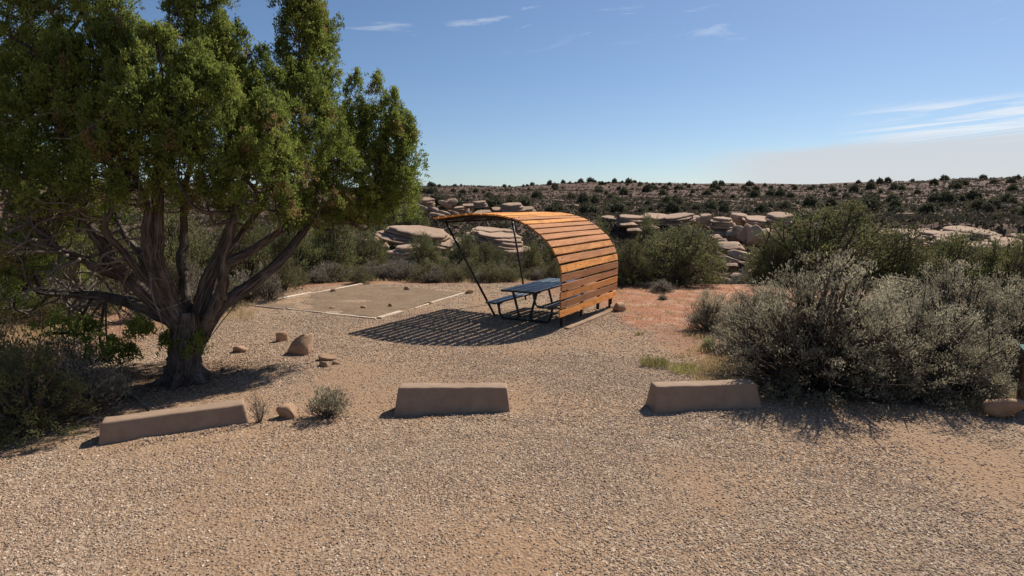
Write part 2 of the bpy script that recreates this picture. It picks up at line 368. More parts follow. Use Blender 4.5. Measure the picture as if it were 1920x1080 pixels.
# ------------------------------------------------------------------ ground
wheel_px = [((178, 840), (470, 799)), ((735, 781), (959, 780)), ((1230, 778), (1437, 771))]
for a, b_ in wheel_px:                                       # gravel pushed up in front of each stop
    A = gnd(*a); B = gnd(*b_)
    for t in (.35, .55, .75, .95): MOUNDS.append(((A + (B - A) * t)[0] - .02, (A + (B - A) * t)[1] - .10, .17, .035))
def stone_cover(x, y):
    # loose stones lie in drifts; wheel paths towards the stops are packed to fine dirt
    f = fbm(x * .5, y * .7, 77, 5) * .9 + fbm(x * 1.25 + y * .12, y * .22, 123, 3) * .75
    return .17 + 1.1 * np.clip(f + .36 + .22 * sstep(y, 8.0, 11.5), 0, 1)
def build_ground():
    fr = np.radians(np.arange(-52, 52.01, .30)); bk = np.radians(np.arange(57, 303.1, 5.0))
    ang = np.concatenate([fr, bk]); r = np.concatenate([np.linspace(.4, 26, 112), np.geomspace(26.4, 400, 130), np.geomspace(430, 7000, 26)])
    R, A = np.meshgrid(r, ang, indexing='ij'); X = R * np.sin(A); Y = R * np.cos(A)
    Z = terr(X, Y); nr, na = R.shape
    V = np.stack([X, Y, Z], -1).reshape(-1, 3)
    i = np.arange(nr - 1)[:, None]; j = np.arange(na)[None]; j2 = (j + 1) % na
    Fq = np.stack([i * na + j2, i * na + j, (i + 1) * na + j, (i + 1) * na + j2], -1).reshape(-1, 4)[:, ::-1]
    V = np.vstack([V, [0, 0, 0]]); c = len(V) - 1
    jj = np.arange(0, na - 1, 2); Fc = np.vstack([Fq, np.stack([jj, jj + 1, (jj + 2) % na, np.full(len(jj), c)], -1)])
    x, y = V[:, 0], V[:, 1]; rr = np.hypot(x, y)
    g, red, far = ground_masks(x, y)
    me = mesh_np('ground', V, Fc, True, {'packed': ('POINT', 1 - np.clip(stone_cover(x, y), 0, 1)), 'gravel': ('POINT', g), 'red': ('POINT', red), 'far': ('POINT', far)})
    o = obj('ground', me, M['ground']); tag(o, kind='structure')
def ground_masks(x, y):
    rr = np.hypot(x, y); e = fbm(x * .7, y * .7, 31, 3)
    # gravel terrace: from the camera back to just past the tent pad; edges left of the tree and at the sagebrush
    right = np.interp(y, [0, 6, 8, 9.5, 11, 13, 14.5, 17, 20], [12, 11, 7.5, 3.7, 3.3, 3.2, 2.9, 1.9, 1.0])
    left = np.interp(y, [0, 5, 8, 11, 14, 17, 21], [-12, -9.5, -7.4, -7.2, -7.4, -7.9, -6.5])
    g = sstep(right - x + e * .8, -.15, .35) * sstep(x - left + e, -.2, .4) * sstep(22.0 - y + e * 1.2, -.3, .5)
    red = sstep(x, 2.2, 3.0) * (1 - sstep(x, 7.5, 9.5)) * sstep(y + e * 2, 12.6, 13.6) * (1 - sstep(y, 25, 29))
    far = sstep(rr, 34, 62)
    return g, red * (1 - .35 * np.clip(e * 2, 0, 1)), far
build_ground()

def build_gravel():
    rng = np.random.default_rng(5)
    P = []; S = []
    for r0, r1, dens, s0, s1 in ((3.2, 7, 5200, .0040, .0130), (7, 11, 3000, .0052, .0150), (11, 16, 1500, .0075, .018), (16, 22, 380, .010, .021)):
        n = int(dens * (r1 * r1 - r0 * r0) * .87)
        r = np.sqrt(rng.uniform(r0 * r0, r1 * r1, n)); a = rng.uniform(-.87, .87, n)
        x, y = r * np.sin(a), r * np.cos(a); g, red, far = ground_masks(x, y)
        patch = stone_cover(x, y)
        wild = .16 * (1 - g)
        keep = rng.random(n) < np.clip(np.maximum(g * patch, wild), 0, 1)
        u, v = pad_uv(x, y); keep &= ~((u > 0) & (u < 1) & (v > 0) & (v < 1) & (rng.random(n) < .80))
        x, y = x[keep], y[keep]; s = s0 + (s1 - s0) * rng.random(len(x)) ** 2.2
        P.append(np.stack([x, y, terr(x, y) + s * .12], -1)); S.append(s)
    P = np.concatenate(P); S = np.concatenate(S)
    me = bpy.data.meshes.new('gravel'); me.vertices.add(len(P)); me.vertices.foreach_set('co', P.astype(np.float32).ravel())
    a = me.attributes.new('sc', 'FLOAT', 'POINT'); a.data.foreach_set('value', S.astype(np.float32)); me.update()
    me.materials.append(M['gravel'])
    o = obj('gravel', me); tag(o, 'loose tan and grey gravel spread over the parking area and terrace', 'gravel', kind='stuff')
    ng = bpy.data.node_groups.new('gravel_scatter', 'GeometryNodeTree')
    ng.interface.new_socket('Geometry', in_out='INPUT', socket_type='NodeSocketGeometry')
    ng.interface.new_socket('Geometry', in_out='OUTPUT', socket_type='NodeSocketGeometry')
    N = ng.nodes; L = ng.links; gi = N.new('NodeGroupInput'); go = N.new('NodeGroupOutput')
    join = N.new('GeometryNodeJoinGeometry')
    for k in range(6):
        ico = N.new('GeometryNodeMeshIcoSphere'); ico.inputs['Radius'].default_value = 1; ico.inputs['Subdivisions'].default_value = 2 if k < 2 else 1
        sp = N.new('GeometryNodeSetPosition'); no = N.new('ShaderNodeTexNoise'); no.noise_dimensions = '4D'
        no.inputs['Scale'].default_value = .9; no.inputs['W'].default_value = 3.7 * k; no.inputs['Detail'].default_value = 1
        sb = N.new('ShaderNodeVectorMath'); sb.operation = 'SUBTRACT'; sb.inputs[1].default_value = (.5, .5, .5)
        ml = N.new('ShaderNodeVectorMath'); ml.operation = 'SCALE'; ml.inputs['Scale'].default_value = 1.5
        L.new(no.outputs['Color'], sb.inputs[0]); L.new(sb.outputs[0], ml.inputs[0]); L.new(ml.outputs[0], sp.inputs['Offset'])
        L.new(ico.outputs['Mesh'], sp.inputs['Geometry'])
        tr = N.new('GeometryNodeTransform'); tr.inputs['Scale'].default_value = (1.15, .85 - .04 * k, .5 + .05 * k)
        L.new(sp.outputs[0], tr.inputs['Geometry']); sm = N.new('GeometryNodeSetMaterial'); sm.inputs['Material'].default_value = M['gravel']
        L.new(tr.outputs[0], sm.inputs['Geometry']); g2i = N.new('GeometryNodeGeometryToInstance'); L.new(sm.outputs[0], g2i.inputs[0])
        L.new(g2i.outputs[0], join.inputs[0])
    iop = N.new('GeometryNodeInstanceOnPoints'); iop.inputs['Pick Instance'].default_value = True
    L.new(gi.outputs[0], iop.inputs['Points']); L.new(join.outputs[0], iop.inputs['Instance'])
    ri = N.new('FunctionNodeRandomValue'); ri.data_type = 'INT'
    ints = [s for s in ri.inputs if s.type == 'INT']; ints[0].default_value = 0; ints[1].default_value = 5
    L.new([s for s in ri.outputs if s.type == 'INT'][0], iop.inputs['Instance Index'])
    rv = N.new('FunctionNodeRandomValue'); rv.data_type = 'FLOAT_VECTOR'
    vi = [s for s in rv.inputs if s.type == 'VECTOR']; vi[0].default_value = (-.5, -.5, 0); vi[1].default_value = (.5, .5, 6.28)
    L.new([s for s in rv.outputs if s.type == 'VECTOR'][0], iop.inputs['Rotation'])
    na = N.new('GeometryNodeInputNamedAttribute'); na.data_type = 'FLOAT'; na.inputs['Name'].default_value = 'sc'
    L.new(na.outputs['Attribute'], iop.inputs['Scale'])
    L.new(iop.outputs[0], go.inputs[0])
    md = o.modifiers.new('scatter', 'NODES'); md.node_group = ng
PAD = {k: gnd(*p)[:2] for k, p in dict(L=(468, 573), F=(678, 532), R=(872, 549), N=(708, 598)).items()}
def pad_uv(x, y):
    o = PAD['N']; e1 = PAD['R'] - o; e2 = PAD['L'] - o
    d = e1[0] * e2[1] - e1[1] * e2[0]; dx, dy = x - o[0], y - o[1]
    return (dx * e2[1] - dy * e2[0]) / d, (e1[0] * dy - e1[1] * dx) / d
build_gravel()

def build_tent_pad():
    n = 40; u, v = np.meshgrid(np.linspace(.012, .988, n), np.linspace(.012, .988, n), indexing='ij')
    P = (PAD['N'][None, None] * ((1 - u) * (1 - v))[..., None] + PAD['R'] * (u * (1 - v))[..., None] + PAD['L'] * ((1 - u) * v)[..., None] + PAD['F'] * (u * v)[..., None])
    z = terr(P[..., 0], P[..., 1]); z = .5 * z + .5 * z.mean() + .014 + fbm(P[..., 0] * 1.1, P[..., 1] * 1.1, 55, 4) * .055
    V = np.concatenate([P, z[..., None]], -1).reshape(-1, 3); i = np.arange(n - 1)[:, None]; j = np.arange(n - 1)[None]
    Fc = np.stack([i * n + j, (i + 1) * n + j, (i + 1) * n + j + 1, i * n + j + 1], -1).reshape(-1, 4)
    o = obj('tent_pad_sand', mesh_np('tent_pad_sand', V, Fc, True), M['sand']); tag(o, kind='structure')
    c = (PAD['N'] + PAD['F']) / 2; root = thing('tent_pad_frame', 'pale timber border sunk around the square sandy tent pad', 'timber frame', (c[0], c[1], 0))
    rng = np.random.default_rng(2)
    def board(a, b, t0, t1, w, top):
        A = PAD[a] + (PAD[b] - PAD[a]) * t0; B = PAD[a] + (PAD[b] - PAD[a]) * t1; m = (A + B) / 2; d = B - A; ln = float(np.hypot(*d))
        me = box_mesh('board', ln, w, .12, .008); ob = obj('board', me, M['timber'], root)
        ob.location = (m[0] - c[0], m[1] - c[1], tz(*m) + top - .072); ob.rotation_euler = (rng.normal(0, .01), rng.normal(0, .002), math.atan2(d[1], d[0]))
    board('L', 'F', -.01, .49, .11, .065); board('L', 'F', .50, 1.0, .11, .06)
    board('L', 'N', .01, .30, .05, .045); board('L', 'N', .32, .60, .055, .03); board('L', 'N', .62, .99, .085, .04)
    board('N', 'R', .01, .22, .15, .045); board('N', 'R', .36, .52, .05, .028); board('N', 'R', .54, .985, .11, .045)
    board('F', 'R', .02, .26, .04, .028); board('F', 'R', .28, .47, .035, .026); board('F', 'R', .49, .98, .05, .032)
build_tent_pad()

# ------------------------------------------------------------------ shelter and picnic table
AX = np.array([.475, .88, 0.]); AX /= np.linalg.norm(AX); B0 = gnd(1058, 616) - .3 * AX
SH_RZ = math.atan2(AX[1], AX[0]); SH_L = 3.72
def shelter_world(a, d, z): return B0 + AX * a + np.array([-AX[1], AX[0], 0]) * d + np.array([0, 0, z])
def build_shelter():
    root = thing('curved_shade_shelter', 'curved cedar-slat shade shelter on dark steel ribs over the picnic table', 'shelter', (B0[0], B0[1], 0), SH_RZ)
    prof = np.array([(.035, .10), (.03, .27), (.02, .53), (.01, .88), (.01, 1.17), (.04, 1.38), (.15, 1.65), (.34, 1.90), (.60, 2.10), (.90, 2.27), (1.22, 2.38), (1.63, 2.44), (2.26, 2.455), (2.70, 2.42), (3.30, 2.355)])
    C3 = catmull(np.c_[np.zeros(len(prof)), prof], 14)[:, 1:]
    s = np.concatenate([[0], np.cumsum(np.linalg.norm(np.diff(C3, axis=0), axis=1))])
    def pt(q): return np.array([np.interp(q, s, C3[:, 0]), np.interp(q, s, C3[:, 1])])
    s0 = float(np.interp(.27, C3[:40, 1], s[:40])); ns = 25; pitch = (s[-1] - s0) / ns
    slat_w = pitch * .81; rng = np.random.default_rng(8)
    me_vars = []
    for k in range(4):
        bm = bmesh.new(); bmesh.ops.create_cube(bm, size=1); bmesh.ops.scale(bm, vec=(SH_L, slat_w, .036), verts=bm.verts)
        bmesh.ops.subdivide_edges(bm, edges=[e for e in bm.edges if abs(e.verts[0].co.x - e.verts[1].co.x) > .5], cuts=7, use_grid_fill=True)
        for v in bm.verts:
            v.co.y += .0035 * math.sin(v.co.x * 2.1 + k * 2); v.co.z += .003 * math.sin(v.co.x * 1.7 + k) + .004 * math.sin(k * 3 + v.co.y * 9 + v.co.x)
        bmesh.ops.bevel(bm, geom=[e for e in bm.edges if e.calc_face_angle(0) > 1], offset=.004, segments=1, affect='EDGES')
        me = bpy.data.meshes.new('slat'); bm.to_mesh(me); bm.free(); me_vars.append(me)
    bm = bmesh.new(); bmesh.ops.create_cone(bm, segments=6, radius1=.0085, radius2=.006, depth=.006, cap_ends=True); nail_me = bpy.data.meshes.new('nail'); bm.to_mesh(nail_me); bm.free()
    ribs = (.28, 1.38, 2.50, SH_L - .26)
    for k in range(ns):
        q = s0 + pitch * (k + .5); p = pt(q); t = pt(q + .05) - pt(q - .05); t /= np.linalg.norm(t); n = np.array([-t[1], t[0]])
        c = p + n * .045
        X = Vector((1, 0, 0)); Y = Vector((0, t[0], t[1])); Z = Vector((0, n[0], n[1]))
        mw = Matrix((X, Y, Z)).transposed().to_4x4() @ Matrix.Rotation(rng.normal(0, .0022), 4, 'Z') @ Matrix.Rotation(rng.normal(0, .012), 4, 'X')
        mw.translation = Vector((SH_L / 2 + rng.normal(0, .012), c[0], c[1]))
        o = obj('slat', me_vars[k % 4], M['wood'], root); o.matrix_local = mw
        for r in ribs:
            for sd in (-.3, .3):
                nl = obj('nail', nail_me, M['nail'], o); nl.location = (r - SH_L / 2 + rng.normal(0, .012), sd * slat_w, .0235)
    # ribs: bent flat steel; below the last slat they run down into the ground as posts
    for r in ribs:
        Q = [pt(x) for x in np.linspace(0, s[-1], 60)]; mb = MB(); V = []
        for k, p in enumerate(Q):
            t = Q[min(k + 1, 59)] - Q[max(k - 1, 0)]; t = t / np.linalg.norm(t); n = np.array([-t[1], t[0]])
            for dx, dn in ((-.022, .026), (.022, .026), (.022, -.042), (-.022, -.042)): V.append((r + dx, *(p + n * dn)))
        Fc = []
        for k in range(59):
            for j in range(4): Fc.append((k * 4 + j, k * 4 + (j + 1) % 4, k * 4 + 4 + (j + 1) % 4, k * 4 + 4 + j))
        Fc += [(3, 2, 1, 0), (236, 237, 238, 239)]
        obj('rib', mesh_np('rib', V, Fc), M['steel'], root)
    for a in (ribs[0], ribs[-1]):
        me = box_mesh('post', .055, .055, .62, .004); o = obj('post', me, M['steel'], root); o.location = (a + .05, .085, .15)
        me = box_mesh('base_plate', .16, .16, .012, .002); o = obj('base_plate', me, M['steel'], root); o.location = (a + .05, .085, .012)
    me = box_mesh('lip_beam', SH_L - .25, .05, .045, .004); o = obj('lip_beam', me, M['steel'], root); o.location = (SH_L / 2, 3.06, 2.31)
    for top, bot in (((.20, 3.05, 2.30), (.97, 2.14, -.03)), ((SH_L - .25, 3.02, 2.30), (SH_L - .15, 2.62, -.03))):
        V, Fc = tube([bot, np.array(bot) * .5 + np.array(top) * .5, top], .028, 10); obj('pole', mesh_np('pole', V, Fc, True), M['steel'], root)
build_shelter()

def build_table():
    base = shelter_world(.28, 1.17, 0); LEN = 2.65
    root = thing('picnic_table', 'dark blue metal picnic table with two benches under the curved shelter', 'picnic table', (base[0], base[1], .0), SH_RZ)
    w = .225; me = box_mesh('top_plank', LEN, w - .028, .045, .006)
    for k in range(4):
        o = obj('top_plank', me, M['table'], root); o.location = (LEN / 2, (k - 1.5) * w, .745)
    me = box_mesh('bench_plank', LEN, .142, .04, .006)
    for sd in (-1, 1):
        for k in (0, 1):
            o = obj('bench_plank', me, M['table'], root); o.location = (LEN / 2, sd * (.625 + .155 * k), .43)
    for x in (.38, LEN - .38):
        for sd in (-1, 1):                 # a bent pipe: bench support, down to the ground skid, up to the table top
            P = catmull([(x, sd * .74, .41), (x, sd * .70, .30), (x, sd * .66, .12), (x, sd * .56, .03), (x, sd * .40, .028), (x, sd * .24, .03), (x, sd * .16, .10), (x, sd * .20, .30), (x, sd * .32, .715)], 6)
            V, Fc = tube(P, .03, 10); obj('leg', mesh_np('leg', V, Fc, True), M['frame'], root)
            V, Fc = tube(catmull([(x, sd * .60, .405), (x, sd * .67, .36), (x, sd * .70, .26)], 5), .02, 8); obj('bracket', mesh_np('bracket', V, Fc, True), M['frame'], root)
        V, Fc = tube([(x, -.40, .70), (x, 0, .70), (x, .40, .70)], .024, 8); obj('cross_bar', mesh_np('cross_bar', V, Fc, True), M['frame'], root)
        V, Fc = tube([(x, -.27, .03), (x, 0, .03), (x, .27, .03)], .026, 8); obj('skid', mesh_np('skid', V, Fc, True), M['frame'], root)
    V, Fc = tube([(.4, 0, .60), (LEN / 2, 0, .62), (LEN - .4, 0, .60)], .02, 8); obj('brace', mesh_np('brace', V, Fc, True), M['frame'], root)
build_table()
def build_edging():
    A = shelter_world(.18, -.10, 0); B = shelter_world(2.75, -.16, 0); m = (A + B) / 2; d = B - A
    me = box_mesh('edging_timber', float(np.linalg.norm(d)), .13, .12, .012); o = obj('edging_timber', me, M['edge'])
    o.location = (m[0], m[1], -.018); o.rotation_euler = (0, .006, math.atan2(d[1], d[0]))
    tag(o, 'tan timber edging board on the ground below the shelter back wall', 'edging board')
build_edging()

# ------------------------------------------------------------------ wheel stops
def build_wheel_stops():
    labs = ['left tan concrete wheel stop set at an angle below the juniper trunk', 'middle tan concrete wheel stop in front of the shelter shadow', 'right tan concrete wheel stop beside the big sagebrush']
    for k, (a, b_) in enumerate(wheel_px):
        A = gnd(*a); B = gnd(*b_); d = B - A; ln = float(np.linalg.norm(d)); H = (.25, .335, .33)[k]; bev = .022
        bm = bmesh.new(); bmesh.ops.create_cube(bm, size=1)
        for v in bm.verts:
            top = v.co.z > 0; v.co.x *= (ln - .11) if top else ln
            v.co.y = ((.085, .13, .13)[k] if v.co.y < 0 else (.31, .36, .36)[k]) if top else (0 if v.co.y < 0 else .46); v.co.z = H if top else -.08
        bmesh.ops.bevel(bm, geom=[e for e in bm.edges if max(v.co.z for v in e.verts) > .1], offset=bev, segments=3, affect='EDGES', profile=.5)
        bmesh.ops.subdivide_edges(bm, edges=[e for e in bm.edges if e.calc_length() > .5], cuts=22, use_grid_fill=True)
        bmesh.ops.triangulate(bm, faces=bm.faces[:])
        co = np.array([v.co[:] for v in bm.verts]); n = noise3(co * 4 + k * 7, 3 + k, 4) * .011
        for v, q in zip(bm.verts, n): v.co += Vector((q * .4, q * .5, q))
        me = bpy.data.meshes.new('wheel_stop'); bm.to_mesh(me); bm.free()
        for p in me.polygons: p.use_smooth = True
        me.set_sharp_from_angle(angle=.7)
        o = obj('wheel_stop', me, M['concrete']); m = (A + B) / 2; dd = d / ln; fwd = np.array([-dd[1], dd[0], 0])
        m = m + fwd * .05
        o.location = (m[0], m[1], -.005); o.rotation_euler = (0, (-.012, .0, -.006)[k], math.atan2(d[1], d[0]))
        tag(o, labs[k], 'wheel stop', 'concrete wheel stops along the parking edge')
build_wheel_stops()

# ------------------------------------------------------------------ rocks
def ico(sub):
    bm = bmesh.new(); bmesh.ops.create_icosphere(bm, subdivisions=sub, radius=1)
    V = np.array([v.co[:] for v in bm.verts]); Fc = np.array([[v.index for v in f.verts] for f in bm.faces]); bm.free(); return V, Fc
ICO = {k: ico(k) for k in (2, 3, 4)}
def rock_mesh(seed, sub=3, planes=9, strata=0.0, boxy=.5, rough=.07, flat=False):
    rng = np.random.default_rng(seed); V, Fc = ICO[sub]; V = V.copy()
    if boxy: V = V / (np.abs(V) ** (2 + 6 * boxy)).sum(1, keepdims=True) ** (1 / (2 + 6 * boxy)) * .9
    for k in range(planes):
        n = rng.normal(0, 1, 3); n /= np.linalg.norm(n); d = rng.uniform(.40, .80); q = V @ n - d
        V = V - np.maximum(q, 0)[:, None] * n
    V = V * (1 + rough * noise3(V * 1.8 + seed, seed, 4))[:, None]
    if strata:
        st = fbm(V[:, 2] * 5 + seed, V[:, 2] * 0 + seed * 1.7, seed, 3); V[:, :2] *= (1 + strata * st)[:, None]
    V[:, 2] -= V[:, 2].min()
    V[:, 2] /= V[:, 2].max(); V[:, :2] /= np.abs(V[:, :2]).max(0)
    V[:, :2] *= .5
    me = mesh_np('rock', V, Fc, not flat)
    if not flat: me.set_sharp_from_angle(angle=.38)
    return me
def place_rock(name, me, mat, P, sx, sy, sz, rz, label, group=None, sink=.12, rx=0, ry=0, cat='rock'):
    if me.materials and me.materials[0] != mat: me = me.copy(); me.materials.clear()
    o = obj(name, me, mat); o.location = (P[0], P[1], P[2] - sink * sz); o.scale = (sx, sy, sz); o.rotation_euler = (rx, ry, rz)
    return tag(o, label, cat, group)
def near_rocks():
    def px_rock(px, py, w, h, seed, label, dep=.8, rz=0, **kw):
        P = hit(px, py); s = np.linalg.norm(P - np.array([0, 0, CH])) / F
        place_rock('rock', rock_mesh(seed, 3 if w > 26 else 2, kw.pop('planes', 10), 0, kw.pop('boxy', .35), .055, True), M['rock_near'], P + np.array([0, w * s * dep * .4, 0]), w * s, w * s * dep, h * s * 1.15, rz, label, kw.pop('group', None), sink=kw.pop('sink', .15), **kw)
    px_rock(562, 666, 52, 34, 11, 'largest orange sandstone rock beside the juniper shadow', .8, .3, ry=-.15)
    px_rock(527, 641, 20, 18, 12, 'small upright brown block of stone behind the largest rock', .8, .2, boxy=.9, planes=2)
    px_rock(447, 662, 26, 12, 13, 'low dark rock lying at the tip of the juniper shadow', .7)
    px_rock(611, 677, 30, 11, 14, 'flat orange stone right of the largest rock, upper of two', .8, .2, planes=5)
    px_rock(606, 689, 24, 10, 15, 'small dark flat stone right of the largest rock, lower of two', .8, -.2)
    px_rock(628, 684, 16, 7, 16, 'little pebble touching the two flat stones by the largest rock', .8)
    px_rock(574, 665, 10, 5, 44, 'pale pebble lying at the foot of the largest rock', .8)
    px_rock(538, 785, 42, 23, 17, 'pale wedge-shaped stone between the left wheel stop and a small bush', .7, .1)
    px_rock(618, 795, 12, 8, 18, 'small orange stone in front of the small grey-green bush', .9)
    px_rock(1160, 585, 28, 17, 19, 'pale angular rock beside the far end of the shelter edging board', .8, .2)
    px_rock(1897, 788, 62, 28, 20, 'flat tan rock at the right edge of the parking gravel', .7, -.15)
    px_rock(880, 551, 17, 9, 21, 'brown stone on the corner of the tent pad frame nearest the shelter', .8)
    g = None
    px_rock(762, 544, 11, 7, 22, 'small stone on the far side board of the tent pad', .8)
    px_rock(625, 549, 14, 8, 23, 'dark-sided stone near the left far corner of the tent pad', .8)
    px_rock(622, 580, 11, 5, 24, 'leftmost of the three pebbles near the front of the tent pad', .8)
    px_rock(682, 580, 14, 7, 25, 'middle of the three pebbles near the front of the tent pad', .8)
    px_rock(733, 577, 11, 8, 26, 'rightmost of the three pebbles near the front of the tent pad', .8)
near_rocks()

def slab_mesh(seed):
    """three to five bedding layers, each an irregular broken plate set back from or over the one below"""
    rng = np.random.default_rng(seed); mb = MB(); n = 26; a = np.arange(n) * 2 * math.pi / n; nl = int(rng.integers(3, 6)); z = 0.0
    th = rng.uniform(.5, 1.4, nl); th /= th.sum(); base = 1 + .16 * np.sin(a * 2 + rng.uniform(0, 6)) + .10 * np.sin(a * 3 + rng.uniform(0, 6))
    for k in range(nl):
        cut = np.ones(n)
        for c in range(5):                                  # broken straight edges
            m = rng.uniform(0, 6.28); d = rng.uniform(.72, .98); cs = np.cos(a - m); cut = np.minimum(cut, np.where(cs > .2, d / np.maximum(cs, .2), 9))
        r = np.minimum(base, cut) * (1 + .05 * rng.normal(0, 1, n)) * (1 - .10 * k * rng.uniform(.2, 1)); off = rng.normal(0, .05, 2); t = th[k]
        rings = []
        for q, (f, dz) in enumerate(((.93, 0), (1.0, .22), (1.0, .72), (.95, .93), (.80, 1.0))):
            rr = r * f * (1 + .018 * rng.normal(0, 1, n)); rings.append(np.stack([rr * np.cos(a) + off[0], rr * np.sin(a) + off[1], z + t * (dz + .05 * rng.normal(0, 1, n) * (dz > .5)) + 0 * a], -1))
        V = np.concatenate(rings + [np.array([[off[0], off[1], z + t * 1.04]])]); Fc = []
        for q in range(4):
            for j in range(n): Fc.append((q * n + j, q * n + (j + 1) % n, (q + 1) * n + (j + 1) % n, (q + 1) * n + j))
        for j in range(0, n, 2): Fc.append((4 * n + j, 4 * n + (j + 1) % n, 4 * n + (j + 2) % n, 5 * n))
        mb.add(V, Fc); z += t * .98
    V, Fc = mb.get(); V[:, 2] /= V[:, 2].max(); V[:, :2] /= np.abs(V[:, :2]).max(0) * 2
    return mesh_np('rock', V, Fc)
SLABS = [slab_mesh(100 + k) for k in range(7)]
BOULD = [rock_mesh(200 + k, 3, 16, .0, .45, .05, True) for k in range(7)]
def mid_rocks():
    rng = np.random.default_rng(77)
    def rk(kind, px, py, w, h, r, label, group, dep=.8, sink=.15, mat='rock', rz=None):
        a = at_range(px, r); s = r / F; P = np.array([a[0], a[1], CH - (py - HY) / F * r])       # bottom row py at range r
        lst = SLABS if kind == 's' else BOULD; me = lst[int(rng.integers(len(lst)))]
        place_rock('rock_slab' if kind == 's' else 'boulder', me, M[mat], P, w * s, w * s * dep, h * s, rng.uniform(-.35, .35) if rz is None else rz, label, group, sink, rx=(.22 if kind == 's' else 0) + rng.normal(0, .05), ry=rng.normal(0, .05), cat='rock slab' if kind == 's' else 'boulder')
    # broad slabs left, seen below the shelter roof
    rk('s', 790, 452, 170, 26, 44, 'broad pale sandstone slab beyond the tent pad, left of the shelter roof lip', None, .7, .1, rz=.05)
    rk('s', 700, 462, 70, 22, 46, 'orange sandstone ledge partly hidden by shrubs right of the juniper', None, .7)
    rk('s', 768, 482, 90, 28, 38, 'low rounded sandstone slab below the broad pale slab', None, .8)
    rk('b', 862, 478, 26, 34, 40, 'upright pointed tan rock framed between the shelter poles', None, .8)
    # rubble heap behind the shelter roof lip
    g = 'boulders in the rubble heap behind the shelter roof'
    for (px, py, w, h) in [(800, 378, 34, 14), (810, 392, 26, 15), (838, 384, 28, 18), (850, 378, 26, 14), (822, 402, 30, 12), (834, 398, 24, 13), (852, 398, 22, 12), (866, 392, 34, 13), (880, 384, 30, 10), (900, 380, 32, 10), (790, 386, 24, 12), (905, 400, 40, 12), (935, 394, 46, 12), (960, 386, 50, 12), (985, 392, 44, 10)]:
        rk('b' if w < 32 else 's', px, py + 6, w, h, 80 + rng.uniform(-5, 5), 'tan boulder in the rubble heap on the slope behind the shelter roof', g)
    # ledge rim right of the shelter
    g = 'cap rocks of the ledge right of the shelter'
    x = 1120
    while x < 1470:
        w = rng.uniform(22, 58); h = rng.uniform(9, 20)
        rk('s', x + w / 2, 417 + rng.uniform(-3, 5) + max(0, (1180 - x) * .03), w * 1.1, h, 73 + rng.uniform(-1.5, 2), 'pale flat cap rock on the dark ledge right of the shelter', g, .9, .1); x += w * .82
    g2 = 'dark wall blocks of the ledge right of the shelter'
    for k in range(16):
        rk('b', 1230 + k * 15 + rng.uniform(-6, 6), 446 + rng.uniform(-6, 12), rng.uniform(30, 52), rng.uniform(24, 38), 71.5 + rng.uniform(-1, 1), 'shaded sandstone block in the ledge wall under the cap rocks', g2, .7)
    g3 = 'fallen boulders on the slope below the ledge'
    for (px, py, w, h) in [(1400, 446, 40, 36), (1420, 452, 44, 40), (1372, 470, 62, 26), (1392, 478, 50, 20), (1355, 458, 22, 18), (1338, 452, 28, 20), (1368, 484, 36, 14), (1376, 496, 30, 12), (1350, 490, 26, 12), (1402, 492, 30, 12), (1362, 523, 32, 15), (1345, 510, 20, 10), (1385, 512, 24, 10), (1415, 505, 26, 12), (1210, 450, 28, 14), (1190, 436, 34, 12), (1180, 424, 40, 10), (1215, 430, 40, 14)]:
        rk('b', px, py, w, h, 52 + (530 - py) * .17, 'fallen tan boulder on the rubble slope below the ledge', g3, .9)
    # right slabs
    g4 = 'stacked slabs on the rim at the right'
    for (px, py, w, h) in [(1655, 440, 48, 16), (1690, 437, 52, 15), (1665, 432, 40, 10), (1712, 446, 48, 16), (1745, 436, 60, 13), (1780, 440, 70, 14), (1800, 434, 80, 18), (1825, 430, 64, 14), (1845, 438, 70, 16), (1770, 446, 50, 10), (1700, 455, 40, 12), (1880, 446, 60, 14), (1725, 428, 36, 8), (1910, 440, 50, 14)]:
        rk('s', px, py, w * .85, h, 62 + (450 - py) * .5, 'rounded pale slab on the rim above the bushes at the right', g4, .9)
    g5 = 'blocks of the right outcrop'
    for (px, py, w, h) in [(1840, 470, 80, 34), (1872, 466, 70, 30), (1905, 468, 60, 30), (1850, 486, 36, 16), (1862, 500, 42, 20), (1885, 512, 40, 18), (1850, 516, 34, 14), (1870, 530, 44, 18), (1900, 498, 50, 26), (1840, 500, 26, 12)]:
        rk('s' if w > 55 else 'b', px, py, w, h, 54 + (530 - py) * .1, 'brown sandstone block in the outcrop at the right edge', g5, .8)
    # scattered flat rocks across the far slope
    g6 = 'scattered pale slabs on the far slope'
    for k in range(60):
        px = rng.uniform(800, 1900); r = rng.uniform(84, 170); a = at_range(px, r)
        w = rng.uniform(1.2, 4.5); place_rock('rock_slab', SLABS[k % 7], M['rock_far'], a, w, w * .7, w * .16, rng.uniform(0, 3), 'small pale slab showing among scrub on the far slope', g6, .3, cat='rock slab')
mid_rocks()
